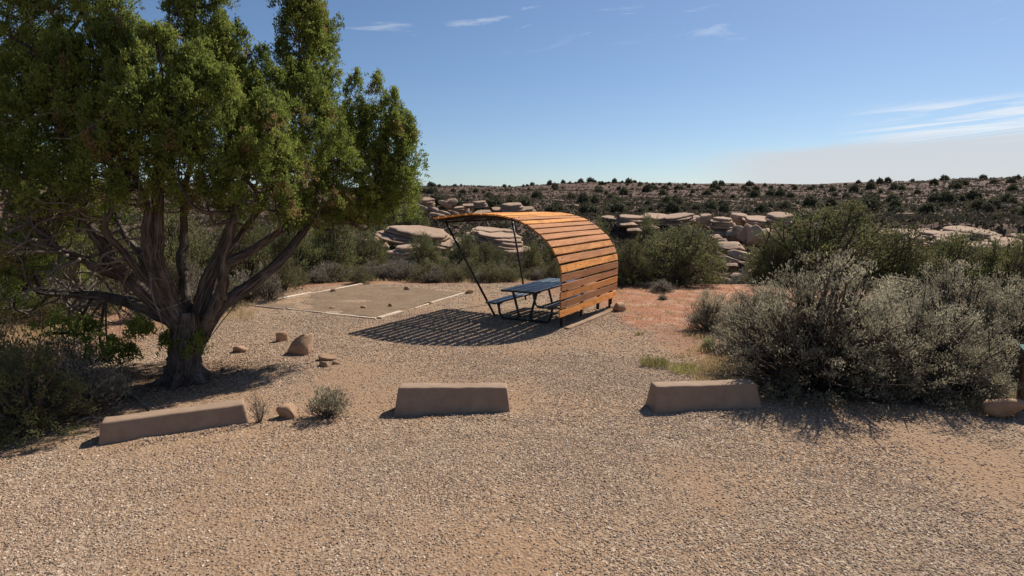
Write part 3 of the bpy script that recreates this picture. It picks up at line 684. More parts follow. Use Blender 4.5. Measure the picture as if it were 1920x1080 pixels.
def layered_outcrop():
    r = 45; s = r / F; a = at_range(935, r)
    root = thing('sandstone_outcrop', 'layered tan sandstone outcrop seen between the shelter poles', 'outcrop', (a[0], a[1], CH - (495 - HY) / F * r))
    z0 = CH - (495 - HY) / F * r; rng = np.random.default_rng(4)
    for k, (px, py, w, h) in enumerate([(962, 494, 62, 12), (952, 488, 92, 20), (948, 474, 96, 17), (938, 463, 104, 14), (930, 453, 104, 12), (918, 446, 92, 9), (912, 440, 66, 8), (948, 440, 46, 6)]):
        q = at_range(px, r + k * .35); o = obj('layer', SLABS[k % 5], M['rock'], root)
        o.location = (q[0] - a[0], q[1] - a[1], CH - (py - HY) / F * r - z0); o.scale = (w * s, w * s * .75, h * s * 1.3); o.rotation_euler = (.18 + rng.normal(0, .02), .10 + rng.normal(0, .02), rng.uniform(-.2, .2))
layered_outcrop()

# ------------------------------------------------------------------ shrubs and small trees
def shrub_geo(seed, tips=300, per=12, leafL=.06, leafW=.016, up=.5, stem_n=40, spread=1.0, low=.0, lump=.25, stem_r=.018, dead=0.0, tuft=.12, squash=.0):
    """unit shrub: about 1 m wide and 1 m tall; returns stem mesh data, foliage mesh data, tints"""
    rng = np.random.default_rng(seed); az = rng.uniform(0, 2 * math.pi, tips); t = rng.uniform(low, 1, tips); t = np.sign(t) * np.abs(t) ** .8
    el = np.arcsin(np.clip(t, -1, 1)); rad = rng.uniform(.55, 1.0, tips) ** .6
    D = np.stack([np.cos(el) * np.cos(az), np.cos(el) * np.sin(az), np.sin(el)], -1)
    rad = np.clip(rad * (1 + lump * (noise3(D * 1.9 + seed, seed, 2) * 1.2 + noise3(D * 4.5 + seed, seed + 3, 1) * .7)), .25, 1.12)
    tip = D * rad[:, None] * np.array([.5, .5, .96]); tip[:, 2] = np.maximum(tip[:, 2], .06)
    # stems
    mb = MB(); hubs = []
    for k in range(stem_n):
        q = tip[int(rng.integers(tips))]; c = np.array([q[0] * .35, q[1] * .35, q[2] * .35]) + rng.normal(0, .03, 3)
        P = catmull([(q[0] * .05, q[1] * .05, -.06), c, q * .72 + rng.normal(0, .02, 3), q * .97], 3); R = np.linspace(stem_r, stem_r * .2, len(P))
        mb.add(*tube(P, R, 4, cap=False))
        for b in range(2):
            o = P[int(rng.integers(3, len(P) - 2))]; e = o + (q - o) * .6 + rng.normal(0, .11, 3); e[2] = max(e[2], .05)
            mb.add(*tube([o, (o + e) / 2 + rng.normal(0, .02, 3), e], [stem_r * .45, stem_r * .3, stem_r * .12], 3, cap=False))
    # foliage
    n = tips * per; i = np.repeat(np.arange(tips), per); O = tip[i]
    out = nrm(tip + np.array([0, 0, -.15]))[i]
    d = nrm(out * (1 - up) + np.array([0, 0, 1]) * up + rng.normal(0, .42, (n, 3)))
    P = O - out * rng.uniform(0, tuft, (n, 1)) + rng.normal(0, tuft * .30, (n, 3)); P[:, 2] = np.maximum(P[:, 2], .02)
    V, Fc = cards(P, d, leafL * rng.uniform(.6, 1.3, n), leafW * rng.uniform(.7, 1.3, n), rng)
    tint = np.clip(.42 + .7 * noise3(D * 3.2 + seed, seed + 9, 2)[i] + .20 * rng.normal(0, 1, tips)[i] + .12 * rng.normal(0, 1, n), 0, .88)
    odd = rng.random(tips) < dead; tint = np.where(odd[i], 1.0, tint)
    return mb.get(), (V, Fc), tint
def shrub_proto(mat_leaf, mat_stem='stem', **kw):
    (sv, sf), (fv, ff), tint = shrub_geo(**kw)
    sm = mesh_np('stem', sv, sf, True); sm.materials.append(M[mat_stem])
    fm = mesh_np('foliage', fv, ff, False, {'tint': ('FACE', tint)}); fm.materials.append(M[mat_leaf]); return sm, fm
def put(proto, name, P, w, dep, h, rz, label, cat, group=None, lean=0.0, fol='foliage', stm='stem'):
    e = thing(name, label, cat, (P[0], P[1], P[2] - .02), rz, group); e.rotation_euler = (0, lean, rz)
    e.scale = (w, dep, h)
    a = obj(stm, proto[0], None, e); b = obj(fol, proto[1], None, e); return e
def put_px(proto, name, px, py, w, h, rz, label, cat, group=None, r=None, dep=1.0, **kw):
    P = hit(px, py) if r is None else at_range(px, r)
    s = math.hypot(P[1], P[0] * 0 + (P[2] - CH)) / F
    return put(proto, name, P, w * s, w * s * dep, h * s, rz, label, cat, group, **kw)

# big sagebrush thicket at the right
SB = [shrub_proto('sage', seed=30 + k, tips=640, per=40, leafL=.027, leafW=.0058, up=.72, stem_n=210, low=-.05, lump=.6, stem_r=.0125, tuft=.062) for k in range(2)]
SS = [shrub_proto('sage', seed=40 + k, tips=330, per=32, leafL=.048, leafW=.0100, up=.70, stem_n=90, low=0, lump=.45, stem_r=.013, tuft=.11) for k in range(2)]
g = 'sagebrush in the thicket at the right'
put_px(SB[0], 'sagebrush', 1520, 722, 345, 242, .4, 'largest sagebrush, tallest grey-green bush left in the right thicket', 'sagebrush', g)
put_px(SB[1], 'sagebrush', 1720, 732, 285, 185, 1.7, 'broad sagebrush in front at the right, behind its shadow on gravel', 'sagebrush', g)
put_px(SB[0], 'sagebrush', 1790, 690, 270, 196, 2.9, 'tall back sagebrush at the right with bare dark stems', 'sagebrush', g, dep=.8)
put_px(SB[1], 'sagebrush', 1890, 700, 230, 180, .2, 'sagebrush cut by the right picture edge above the brown post', 'sagebrush', g)
put_px(SB[1], 'sagebrush', 1420, 655, 160, 128, 4.1, 'sagebrush left of the largest one, above the dry grass', 'sagebrush', g)
put_px(SS[0], 'sagebrush', 1330, 618, 100, 72, .3, 'small leftmost sagebrush of the thicket beside the red soil', 'sagebrush', g)
put_px(SS[1], 'sagebrush', 1640, 738, 190, 105, 2.2, 'low sagebrush under the largest one, nearest the right wheel stop', 'sagebrush', g)
put_px(SS[0], 'sagebrush', 1800, 744, 150, 100, 5.2, 'low dark sagebrush below the tall back one, left of the post', 'sagebrush', g)
put_px(SS[1], 'sagebrush', 1690, 640, 260, 120, 3.6, 'sagebrush filling the gap between the largest and the tall back one', 'sagebrush', g)
SY = shrub_proto('sage_yel', seed=51, tips=240, per=12, leafL=.09, leafW=.018, up=.85, stem_n=50, low=.1, lump=.4, stem_r=.014, tuft=.14)
put_px(SY, 'rabbitbrush', 1492, 706, 74, 92, .3, 'pale yellow-green upright bush in front of the largest sagebrush', 'bush')
put_px(SY, 'rabbitbrush', 1328, 656, 34, 26, .9, 'small yellow-green bush at the gravel edge under the leftmost sagebrush', 'bush')

# trees and bushes beyond the terrace
PJ = [shrub_proto('leaf_mid', seed=60 + k, tips=500, per=27, leafL=.032, leafW=.0115, up=.40, stem_n=60, low=-.02, lump=.5, stem_r=.016, tuft=.085, dead=.06) for k in range(3)]
PG = [shrub_proto('grey', seed=70 + k, tips=190, per=13, leafL=.085, leafW=.015, up=.45, stem_n=80, low=0, lump=.5, stem_r=.016, tuft=.16) for k in range(3)]
PO = [shrub_proto('olive', seed=80 + k, tips=190, per=16, leafL=.085, leafW=.015, up=.55, stem_n=40, low=0, lump=.45, stem_r=.014, tuft=.16) for k in range(2)]
def mid_plants():
    T = [(PJ[0], 1272, 527, 170, 108, 22.5, 'rounded pinyon tree on red soil right of the shelter'),
         (PJ[1], 1180, 537, 90, 80, 21.5, 'dark bush touching the far end of the shelter wall'),
         (PJ[1], 1540, 560, 225, 138, 26, 'wide olive-brown tree rising behind the largest sagebrush'),
         (PJ[2], 1670, 560, 150, 118, 27, 'olive tree between the wide tree and the dark green one'),
         (PJ[0], 1785, 560, 160, 114, 28, 'dark green tree behind the tall back sagebrush'),
         (PJ[2], 1460, 545, 110, 90, 25, 'small olive tree left of the wide olive-brown tree'),
         (PJ[1], 1895, 560, 120, 105, 27, 'dark tree at the right picture edge below the outcrop'),
         (PJ[0], 800, 500, 76, 66, 29, 'bright green rounded juniper bush below the broad pale slab'),
         (PJ[2], 868, 510, 84, 78, 33, 'olive tree between broad slab and pointed tan rock'),
         (PJ[1], 925, 520, 90, 62, 27, 'slanting green bush in front of the layered outcrop'),
         (PJ[2], 768, 432, 120, 58, 56, 'dark tree on the slope just right of the big juniper crown'),
         (PJ[0], 690, 520, 90, 90, 28, 'shadowy juniper right of the big tree, left of the orange ledge'),
         (PJ[1], 620, 525, 110, 112, 26, 'tall dark juniper behind the rising right limb of the big tree'),
         (PJ[2], 540, 530, 120, 120, 25, 'green juniper seen between the right limbs of the big tree'),
         (PJ[0], 450, 545, 120, 130, 24, 'juniper seen just right of the big tree trunk fork'),
         (PJ[1], 330, 560, 140, 130, 23, 'juniper seen behind the big tree trunk'),
         (PJ[2], 190, 575, 150, 140, 21, 'juniper seen through the left limbs of the big tree'),
         (PJ[0], 60, 585, 150, 150, 20, 'juniper at the left picture edge behind the low limbs'),
         (PJ[1], 1065, 520, 110, 95, 26, 'dark bush hidden behind the shelter wall'),
         (PJ[2], 1000, 505, 66, 58, 30, 'bush beyond the table seen beside the far shelter pole'),
         (PJ[0], 1120, 470, 90, 60, 45, 'tree on the gully side above the shelter wall'),
         (PJ[2], 1215, 440, 60, 44, 55, 'small tree on the rubble slope behind the pinyon')]
    for k, (p, px, py, w, h, r, lab) in enumerate(T):
        P = at_range(px, r); zb = CH - (py - HY) / F * r; s = r / F; h2 = h
        if zb > P[2]: h2 = h + (zb - P[2]) / s               # foot hidden lower in the gully
        put(p, 'small_tree', P, w * s * 1.05, w * s, h2 * s * 1.04, k * 1.3, lab, 'tree', fol='crown', stm='trunk')
    # row of shrubs behind the tent pad
    rng = np.random.default_rng(12); gg = 'shrubs in the row behind the tent pad'
    for k in range(26):
        px = 560 + k * 20 + rng.uniform(-6, 6); grey = rng.random() < .8; r = rng.uniform(22.2, 25)
        P = at_range(px, r); s = r / F; w = rng.uniform(44, 78); h = rng.uniform(24, 42)
        put((PG[k % 3] if grey else PO[k % 2]), 'grey_shrub' if grey else 'olive_shrub', P, w * s, w * s * .8, h * s, rng.uniform(0, 6), 'twiggy grey shrub in the row along the back of the tent pad' if grey else 'olive-green shrub in the row along the back of the tent pad', 'shrub', gg + (', grey' if grey else ', olive'))
    for k in range(18):
        px = 640 + k * 26 + rng.uniform(-8, 8); grey = rng.random() < .62; r = rng.uniform(26, 32)
        P = at_range(px, r); s = r / F; w = rng.uniform(40, 70); h = rng.uniform(24, 40)
        put((PG[k % 3] if grey else PO[k % 2]), 'grey_shrub' if grey else 'olive_shrub', P, w * s, w * s * .8, h * s, rng.uniform(0, 6), 'grey shrub on the gully edge behind the first shrub row' if grey else 'olive shrub on the gully edge behind the first shrub row', 'shrub', 'gully edge shrubs, ' + ('grey' if grey else 'olive'))
    for k in range(16):                                         # left, behind the big tree
        px = -40 + k * 38 + rng.uniform(-10, 10); grey = k % 3 > 0; r = rng.uniform(17, 21) - max(0, (300 - px)) * .008
        P = at_range(px, r); s = r / F; w = rng.uniform(60, 110); h = rng.uniform(45, 75)
        put((PG[k % 3] if grey else PO[k % 2]), 'grey_shrub' if grey else 'olive_shrub', P, w * s, w * s * .8, h * s, rng.uniform(0, 6), 'grey shrub behind the big juniper trunk' if grey else 'yellow-green shrub behind the big juniper trunk', 'shrub', 'shrubs behind the big juniper, ' + ('grey' if grey else 'green'))
    for k in range(14):                                         # right of the shelter, gully edge and slope
        px = 1340 + k * 44 + rng.uniform(-10, 10); r = rng.uniform(30, 46); P = at_range(px, r); s = r / F; w = rng.uniform(60, 95); h = rng.uniform(36, 60)
        put(PG[k % 3] if k % 2 else PO[k % 2], 'grey_shrub' if k % 2 else 'olive_shrub', P, w * s, w * s * .8, h * s, rng.uniform(0, 6), 'grey shrub down in the gully behind the sagebrush thicket' if k % 2 else 'olive shrub down in the gully behind the sagebrush thicket', 'shrub', 'gully shrubs on the right, ' + ('grey' if k % 2 else 'olive'))
    for (px, py, w, h, lab) in [(1240, 547, 56, 24, 'low brown twiggy shrub on the red soil, largest of three'), (1212, 541, 16, 14, 'tiny brown shrub on the red soil nearest the shelter'), (1242, 562, 24, 12, 'small brown shrub lowest on the red soil')]:
        put_px(PG[1], 'brown_shrub', px, py, w, h, .5, lab, 'shrub')
mid_plants()

# plants near the left wheel stop and under the big tree
def left_plants():
    SG = [shrub_proto('sage', seed=90 + k, tips=110, per=10, leafL=.16, leafW=.022, up=.8, stem_n=40, low=.1, lump=.3, stem_r=.016, tuft=.16) for k in range(2)]
    put_px(SG[0], 'small_bush', 612, 783, 82, 62, .3, 'small grey-green bush between left and middle wheel stops', 'bush', lean=.18)
    SD = shrub_proto('grey', seed=95, tips=24, per=7, leafL=.11, leafW=.022, up=.7, stem_n=24, low=.3, lump=.3, stem_r=.012, tuft=.2)
    put_px(SD, 'sprout', 486, 792, 46, 66, .3, 'thin dry sprout at the right end of the left wheel stop', 'weed')
    put_px(SG[1], 'sagebrush', 205, 752, 110, 66, 1.3, 'pale spiky bush in shade between tree trunk and left wheel stop', 'bush')
    put_px(PJ[1], 'dark_bush', 50, 815, 200, 165, 2.3, 'dark leafy bush in shade at the left picture edge', 'bush')
    put_px(PG[1], 'grey_shrub', 150, 778, 150, 120, .3, 'grey bush in shade behind the left end of the left wheel stop', 'bush')
    put_px(PO[1], 'olive_shrub', 30, 742, 170, 130, .8, 'green bush in shade at the left edge behind the dark leafy bush', 'bush')
    put_px(PG[0], 'grey_shrub', 130, 706, 150, 100, 1.8, 'twiggy grey bush in shade left of the tree trunk', 'bush')
left_plants()

# grass
def grass_mesh(seed, n, w, h, blade=.006):
    rng = np.random.default_rng(seed); a = rng.uniform(0, 6.28, n); r = np.sqrt(rng.random(n)) * .5
    P = np.stack([np.cos(a) * r * w, np.sin(a) * r * w, np.zeros(n)], -1); d = np.stack([np.cos(a) * r * 1.0 + rng.normal(0, .25, n), np.sin(a) * r + rng.normal(0, .25, n), np.ones(n)], -1)
    V, Fc = cards(P, d, h * rng.uniform(.5, 1.1, n), blade, rng); return mesh_np('grass', V, Fc, False, {'tint': ('FACE', rng.random(n) * .9)})
def grasses():
    for k, (px, py, w, h, lab) in enumerate([(1228, 686, .42, .20, 'left green-yellow grass tuft above the right wheel stop'), (1285, 697, .52, .17, 'right green-yellow grass tuft above the right wheel stop'), (1198, 628, .14, .10, 'tiny green grass tuft on the gravel near the edging board')]):
        P = hit(px, py); o = obj('grass_tuft', grass_mesh(300 + k, 420 if k < 2 else 90, w, h, .007), M['ggrass'], None, (P[0], P[1], P[2] - .01)); tag(o, lab, 'grass')
    rng = np.random.default_rng(21); Pn = []
    def clump(P, n, w, h):
        a = rng.uniform(0, 6.28, n); r = np.sqrt(rng.random(n)) * w; x = P[0] + np.cos(a) * r; y = P[1] + np.sin(a) * r
        base = np.stack([x, y, terr(x, y) - .01], -1); d = np.stack([rng.normal(0, .45, n), rng.normal(0, .45, n), np.ones(n)], -1); return base, d, h * rng.uniform(.4, 1.1, n)
    B = []; D = []; Ln = []
    for (x0, x1, y0, y1, k, n, w, h) in [(1320, 1470, 680, 730, 110, 80, .18, .17), (1820, 1900, 735, 770, 26, 70, .16, .2), (560, 1060, 517, 530, 110, 36, .28, .17), (380, 470, 560, 600, 36, 40, .2, .2), (20, 120, 620, 660, 26, 50, .3, .25), (1160, 1340, 535, 600, 60, 22, .14, .10), (1280, 1400, 620, 690, 40, 36, .16, .14), (120, 420, 560, 640, 50, 26, .2, .13)]:
        for _ in range(k):
            b, d, l = clump(hit(rng.uniform(x0, x1), rng.uniform(y0, y1)), n, w, h); B.append(b); D.append(d); Ln.append(l)
    B = np.concatenate(B); D = np.concatenate(D); Ln = np.concatenate(Ln); far = np.hypot(B[:, 0], B[:, 1])
    V, Fc = cards(B, D, Ln, .004 + far * .00045, rng)
    o = obj('dry_grass', mesh_np('dry_grass', V, Fc, False, {'tint': ('FACE', rng.random(len(Fc)) * .9)}), M['grass']); tag(o, 'short straw-coloured dry grass along the edges of the gravel', 'grass', kind='stuff')
grasses()

# ------------------------------------------------------------------ far slope
def far_slope():
    rng = np.random.default_rng(33)
    FT = [shrub_proto('leaf_far', seed=400 + k, tips=150, per=7, leafL=.17, leafW=.085, up=.3, stem_n=6, low=-.05, lump=.35, stem_r=.03, tuft=.16) for k in range(4)]
    def one(px, r, w, h, lab, grp):
        P = at_range(px, r); o = obj('juniper_bush', FT[int(rng.integers(4))][1], None, None, (P[0], P[1], P[2] - .06 * h))
        o.scale = (w, w, h); o.rotation_euler = (0, 0, rng.uniform(0, 6.28)); tag(o, lab, 'tree', grp)
    sky = [780 + x / 3.31 for x in (120, 152, 245, 285, 550, 580, 665, 688, 720, 825, 910, 950, 985, 1015, 1075, 1100, 1130, 1185, 1270, 1310, 1345, 1380, 1460, 1500, 1560, 1660, 1710, 1840, 1880)] + [1348, 1368, 1398, 1404, 1428, 1460, 1480, 1577, 1600, 1625, 1640, 1655, 1700, 1760, 1830, 1890, 40, 160, 300, 420, 520, 610, 700]
    for px in sky:
        w = 1.5 + 2.6 * rng.random() ** 1.8; one(px, rng.uniform(318, 338), w, w * rng.uniform(.55, .85), 'tiny dark tree standing on the skyline of the far mesa', 'skyline trees')
    n = 0
    while n < 285:
        px = rng.uniform(740, 1960); r = 84 + 246 * rng.random() ** .95
        P = at_range(px, r); dens = .5 + 1.3 * float(fbm(np.array([P[0] * .02]), np.array([P[1] * .02]), 71, 3)[0])
        if rng.random() > dens: continue
        w = (1.0 + 2.7 * rng.random() ** 1.7) * (1 if r > 150 else .85); h = w * rng.uniform(.6, .9)
        near = r < 140
        one(px, r, w, h, 'dark rounded juniper on the lower far slope beyond the gully' if near else 'dark juniper dotting the upper far slope below the skyline', 'junipers on the lower far slope' if near else 'junipers on the upper far slope'); n += 1
    # low scrub: too many and too small to count
    m = 40000; a = rng.uniform(-.62, .78, m); r = np.where(rng.random(m) < .30, rng.uniform(34, 85, m), 75 + 270 * rng.random(m) ** .9)
    x, y = r * np.sin(a), r * np.cos(a); keep = (fbm(x * .05, y * .05, 91, 3) + rng.normal(0, .25, m)) > -.5; x, y, r = x[keep], y[keep], r[keep]; m = len(x)
    per = 9; i = np.repeat(np.arange(m), per); sz = rng.uniform(.3, .95, m)[i]; O = np.stack([x, y, terr(x, y)], -1)[i]
    d = rng.normal(0, 1, (m * per, 3)); d[:, 2] = np.abs(d[:, 2]) * .8; d = nrm(d)
    V, Fc = cards(O + d * sz[:, None] * .25, nrm(d + rng.normal(0, .6, d.shape)), sz * .55, sz * .38, rng)
    o = obj('hillside_scrub', mesh_np('hillside_scrub', V, Fc, False, {'tint': ('FACE', np.clip(rng.normal(.45, .3, m)[i], 0, 1))}), M['scrub']); tag(o, 'low grey-brown scrub covering the far slope', 'scrub', kind='stuff')
far_slope()

# ------------------------------------------------------------------ the big juniper
def big_juniper():
    rng = np.random.default_rng(101); B = gnd(345, 712); Y0 = B[1]
    root = thing('juniper_tree', 'large spreading juniper with many limbs, filling the left of the picture', 'tree', (B[0], B[1], 0))
    def W(px, py, dy): return at_depth(px, py, Y0 + dy)
    # trunk and limbs traced through the photograph, each with its own distance
    mb = MB(); limbs = []; TUBE_UV.clear()
    def limb(pts, r0, r1, seed, n=7):
        P = catmull([W(*p) for p in pts], n); t = np.linspace(0, 1, len(P)); R = .80 * (r0 * (1 - t) ** .8 + r1 * t * (1 - .75 * t))
        P = P + np.stack([fbm(t * 7 + seed, t * 0, seed, 2), fbm(t * 7, t * 0 + seed, seed + 1, 2), t * 0], -1) * .10 * np.minimum(1, t * 3)[:, None]
        mb.add(*tube(P, R, 12, .09, seed)); limbs.append((P, R)); return P
    tr = np.array([[345, 722, 0], [346, 690, 0], [350, 650, .02], [352, 612, .04], [352, 585, .06]])
    P = catmull([W(*p) for p in tr], 8); h = np.linspace(0, 1, len(P)); R = .25 - .045 * h + .12 * np.exp(-h * 7); mb.add(*tube(P, R, 22, .10, 3)); limbs.append((P, R))
    for q, (dx, dy) in enumerate(((.45, -.2), (-.4, -.3), (.3, .4), (-.5, .25), (.05, -.5))):      # root flares
        p0 = W(346, 690, 0); P = catmull([p0 + (0, 0, .12), p0 + np.array([dx * .45, dy * .45, -.12]), np.array([B[0] + dx, B[1] + dy, -.05])], 5); mb.add(*tube(P, np.linspace(.16, .035, len(P)), 9, .12, q))
    limb([(372, 640, .05), (415, 575, .2), (470, 535, .6), (530, 480, 1.1), (580, 420, 1.6), (640, 380, 2.1), (705, 340, 2.5)], .145, .04, 11)
    limb([(392, 600, .0), (418, 540, .05), (424, 500, .1), (470, 470, .4), (530, 430, .8), (580, 380, 1.2), (620, 300, 1.6)], .12, .035, 12)
    limb([(362, 612, .1), (385, 550, .2), (412, 480, .3), (428, 430, .35), (450, 360, .5), (500, 260, .8), (545, 150, 1.2), (570, 60, 1.4)], .155, .035, 13)
    limb([(352, 600, .15), (346, 540, .35), (342, 470, .5), (350, 420, .6), (352, 340, .7), (380, 230, .8), (420, 100, .9)], .11, .03, 14)
    limb([(340, 605, .0), (312, 540, -.15), (297, 480, -.3), (296, 420, -.35), (296, 340, -.4), (310, 240, -.4), (330, 110, -.3), (340, 20, -.2)], .15, .035, 15)
    limb([(335, 605, -.05), (300, 545, -.2), (282, 490, -.35), (272, 430, -.5), (262, 360, -.6), (240, 260, -.7), (215, 140, -.6)], .12, .03, 16)
    limb([(335, 612, .0), (280, 555, -.1), (225, 510, -.2), (188, 465, -.25), (168, 410, -.3), (155, 350, -.4), (130, 260, -.5), (100, 120, -.5)], .165, .035, 17)
    limb([(320, 600, .1), (250, 570, .3), (170, 555, .45), (90, 548, .6), (10, 530, .7), (-70, 480, .8)], .13, .04, 18)
    limb([(230, 520, -.2), (180, 500, -.4), (120, 470, -.6), (60, 420, -.7), (0, 340, -.7), (-50, 250, -.6)], .085, .03, 19)
    limb([(330, 590, .2), (290, 520, .6), (240, 450, 1.0), (200, 380, 1.4), (170, 300, 1.7)], .10, .03, 20)
    limb([(365, 590, .3), (400, 520, .8), (450, 450, 1.3), (500, 370, 1.6), (540, 280, 1.7)], .10, .03, 21)
    limb([(300, 545, -.2), (250, 500, -.4), (210, 450, -.7), (200, 380, -.85), (212, 290, -.9)], .08, .03, 22)
    limb([(420, 560, .0), (415, 520, -.2), (420, 470, -.3), (440, 400, -.4), (455, 310, -.4)], .07, .025, 23)
    uv_limbs = list(TUBE_UV); dm = MB()
    for k in range(95):
        Pl, Rl = limbs[int(rng.choice([8, 9, 7, 12, 6, 8, 9]))]; i = int(rng.integers(len(Pl) // 4, len(Pl) - 4)); p = Pl[i]
        dr = nrm(np.array([rng.normal(-.8, .6), rng.normal(-.1, .6), rng.normal(-.05, .35)])); L = rng.uniform(.5, 1.5); q = [p]
        for s in range(5):
            dr = nrm(dr + rng.normal(0, .33, 3) + (0, 0, -.03)); q.append(q[-1] + dr * L / 5)
        Q = catmull(q, 3); dm.add(*tube(Q, np.linspace(min(.026, Rl[i] * .5), .004, len(Q)), 5, cap=False))
        for b in range(3):
            j = int(rng.integers(4, len(Q) - 2)); e = Q[j] + nrm(rng.normal(0, 1, 3) + dr) * rng.uniform(.15, .5); dm.add(*tube([Q[j], (Q[j] + e) / 2 + rng.normal(0, .03, 3), e], [.009, .006, .003], 3, cap=False))
    TUBE_UV.clear()
    # crown lobes: (px, py centre, distance offset, radius, height)
    LB = [(492, 150, .3, .26, .9), (478, 190, .0, .3, .8), (746, 232, .3, .22, 1.0), (714, 205, .6, .24, 1.05), (662, 195, .5, .19, .95), (766, 270, .2, .17, .8), (745, 275, .3, .42, 1.1), (706, 262, .8, .36, 1.1), (672, 248, .5, .28, .9), (755, 318, -.1, .30, .8), (735, 345, .2, .45, .8), (700, 335, -.4, .42, .9), (690, 385, .1, .42, .55), (738, 388, .5, .36, .45), (632, 335, -.7, .44, .85), (648, 392, -.5, .42, .5), (600, 372, -.9, .42, .65),
          (578, 95, .4, .46, 2.0), (562, 62, .9, .34, 2.0), (596, 150, .0, .34, 1.4), (560, 205, -.4, .5, 1.3), (600, 265, -.8, .42, 1.1), (522, 205, -.2, .46, 1.2), (500, 262, -1.0, .5, 1.1), (548, 315, -1.2, .42, .9), (480, 330, -1.3, .42, .8), (430, 150, .5, .42, 1.6), (412, 60, .8, .42, 1.5), (385, 70, .3, .5, 1.8),
          (420, 225, -.9, .5, 1.2), (362, 195, -1.2, .5, 1.4), (348, 60, .6, .42, 1.5), (300, 160, -1.4, .58, 1.4), (342, 300, -1.6, .5, .9), (252, 228, -1.6, .58, 1.3), (205, 130, -.8, .55, 1.4), (180, 50, -.2, .6, 1.7), (200, 310, -1.7, .5, .9), (130, 170, -1.2, .6, 1.4), (122, 280, -1.5, .52, 1.1), (60, 70, -.4, .6, 1.6), (50, 210, -1.0, .6, 1.4), (38, 335, -1.2, .5, .9), (100, 352, -1.4, .5, .65), (262, 345, -1.5, .45, .6),
          (390, 365, -1.0, .35, .55), (335, 372, -.8, .34, .42), (150, 392, -.6, .4, .4), (470, 398, .2, .34, .4), (625, 412, .3, .36, .38), (690, 405, .4, .34, .34), (80, 420, -.5, .35, .35), (545, 408, -.2, .3, .36), (440, 375, -1.1, .32, .5), (520, 385, -.9, .34, .5), (570, 395, .6, .4, .5),
          (-60, 150, -.5, .7, 1.6), (-70, 300, -.8, .6, 1.2), (-150, 200, 0, .8, 2.0), (320, -90, .4, .4, 1.4), (400, -70, .9, .45, 1.3), (150, -70, .5, .7, 1.6), (10, -60, .4, .7, 1.7), (590, 20, .6, .34, 1.0), (550, -10, .7, .36, 1.0),
          (300, 255, 1.6, .7, 1.4), (450, 270, 1.6, .7, 1.4), (160, 260, 1.6, .7, 1.5), (560, 320, 1.5, .6, 1.0), (400, 150, 1.9, .7, 1.6), (250, 120, 1.9, .7, 1.6), (80, 150, 1.6, .7, 1.6), (20, 300, 1.2, .6, 1.2), (640, 270, 1.2, .5, 1.1), (200, 380, 1.5, .5, .6), (100, 400, 1.2, .5, .6),
          (60, 405, 1.0, .45, .5), (25, 455, .8, .45, .5), (125, 440, 1.2, .4, .45), (205, 425, 1.3, .4, .4), (15, 520, .9, .45, .45), (110, 505, 1.3, .4, .4), (655, 268, .2, .2, .5), (560, 12, .3, .2, .8), (606, 70, .2, .16, .7), (95, 610, -.5, .34, .32), (190, 655, -.4, .30, .28), (225, 668, -.3, .22, .25), (40, 480, -.6, .45, .5), (150, 618, .1, .3, .3), (325, 640, -.35, .13, .35), (360, 655, -.3, .14, .5), (270, 615, -.3, .14, .14), (20, 560, -.2, .4, .35)]
    LP = np.concatenate([p[len(p) // 3:] for p, r in limbs[1:]])
    cp = []; cd = []; cl = []; ct = []
    for li, (px, py, dy, rad, hh) in enumerate(LB):
        d2 = dy * .5 + 2.3 * float(sstep(px, 430, 690)) + (.9 if dy > 1.1 else 0); k2 = (Y0 + d2) / (Y0 + dy); rad *= k2; hh *= k2; dy = d2
        C0 = W(px, py, dy); q = LP[np.argmin(np.linalg.norm(LP - (C0 - np.array([0, 0, hh * .45])), axis=1) + np.maximum(0, LP[:, 2] - C0[2]) * 1.5)]
        bot = C0 - np.array([0, 0, hh * .42]); top = C0 + np.array([rng.normal(0, .05), rng.normal(0, .05), hh * .42])
        ax = catmull([q, q * .4 + bot * .6 + rng.normal(0, .08, 3) - (0, 0, .08), bot + rng.normal(0, .04, 3), C0 + rng.normal(0, .05, 3), top], 5)
        L0 = np.linalg.norm(bot - q); mb.add(*tube(ax, np.linspace((.022 + .012 * min(L0, 1.6) + .008 * hh) * min(1, (rad / .42) ** 1.5), .005, len(ax)), 6, .08, li, cap=False))
        sub = max(9 if hh < .6 else 20, int(44 * (rad / .5) ** 1.6 * (hh / 1.2) ** .9)); lt = rng.normal(0, .10)
        for k in range(sub):
            t = rng.random() ** .85; a = rng.uniform(0, 6.28); prof = rad * (min(1, (t + .10) / .28)) ** .6 * max(.06, (1 - t)) ** .55 * 1.12
            u = prof * rng.uniform(.50, 1.0) ** .5 * (1 + .25 * math.sin(a * 3 + li)); c = bot + (top - bot) * t * 1.06 + np.array([math.cos(a) * u, math.sin(a) * u, 0])
            s = bot + (top - bot) * max(0, t - .18)
            if rng.random() < .55: mb.add(*tube([s, (s + c) / 2 - (0, 0, .03), c], [.011, .008, .004], 4, cap=False))
            sr = rng.uniform(.07, .135) * (1.1 - .35 * t) * min(1, .45 + rad / .6); nt = int(rng.integers(12, 19)); out = nrm(np.array([math.cos(a) * .8, math.sin(a) * .8, .55 + .5 * t]))
            zz = rng.uniform(-1, 1.25, nt); T = c + np.concatenate([rng.normal(0, 1, (nt, 2)) * (sr * .62 * np.clip(1.25 - zz, .15, 1.2))[:, None], (zz * sr * 1.35)[:, None]], 1); td = nrm((T - c) * 2.2 + out * .45 * np.ones((nt, 1)) + (0, 0, .55)); per = 13
            i = np.repeat(np.arange(nt), per); n = nt * per
            cp.append(T[i] + rng.normal(0, .022, (n, 3))); cd.append(td[i] + rng.normal(0, .55, (n, 3))); cl.append(rng.uniform(.026, .058, n))
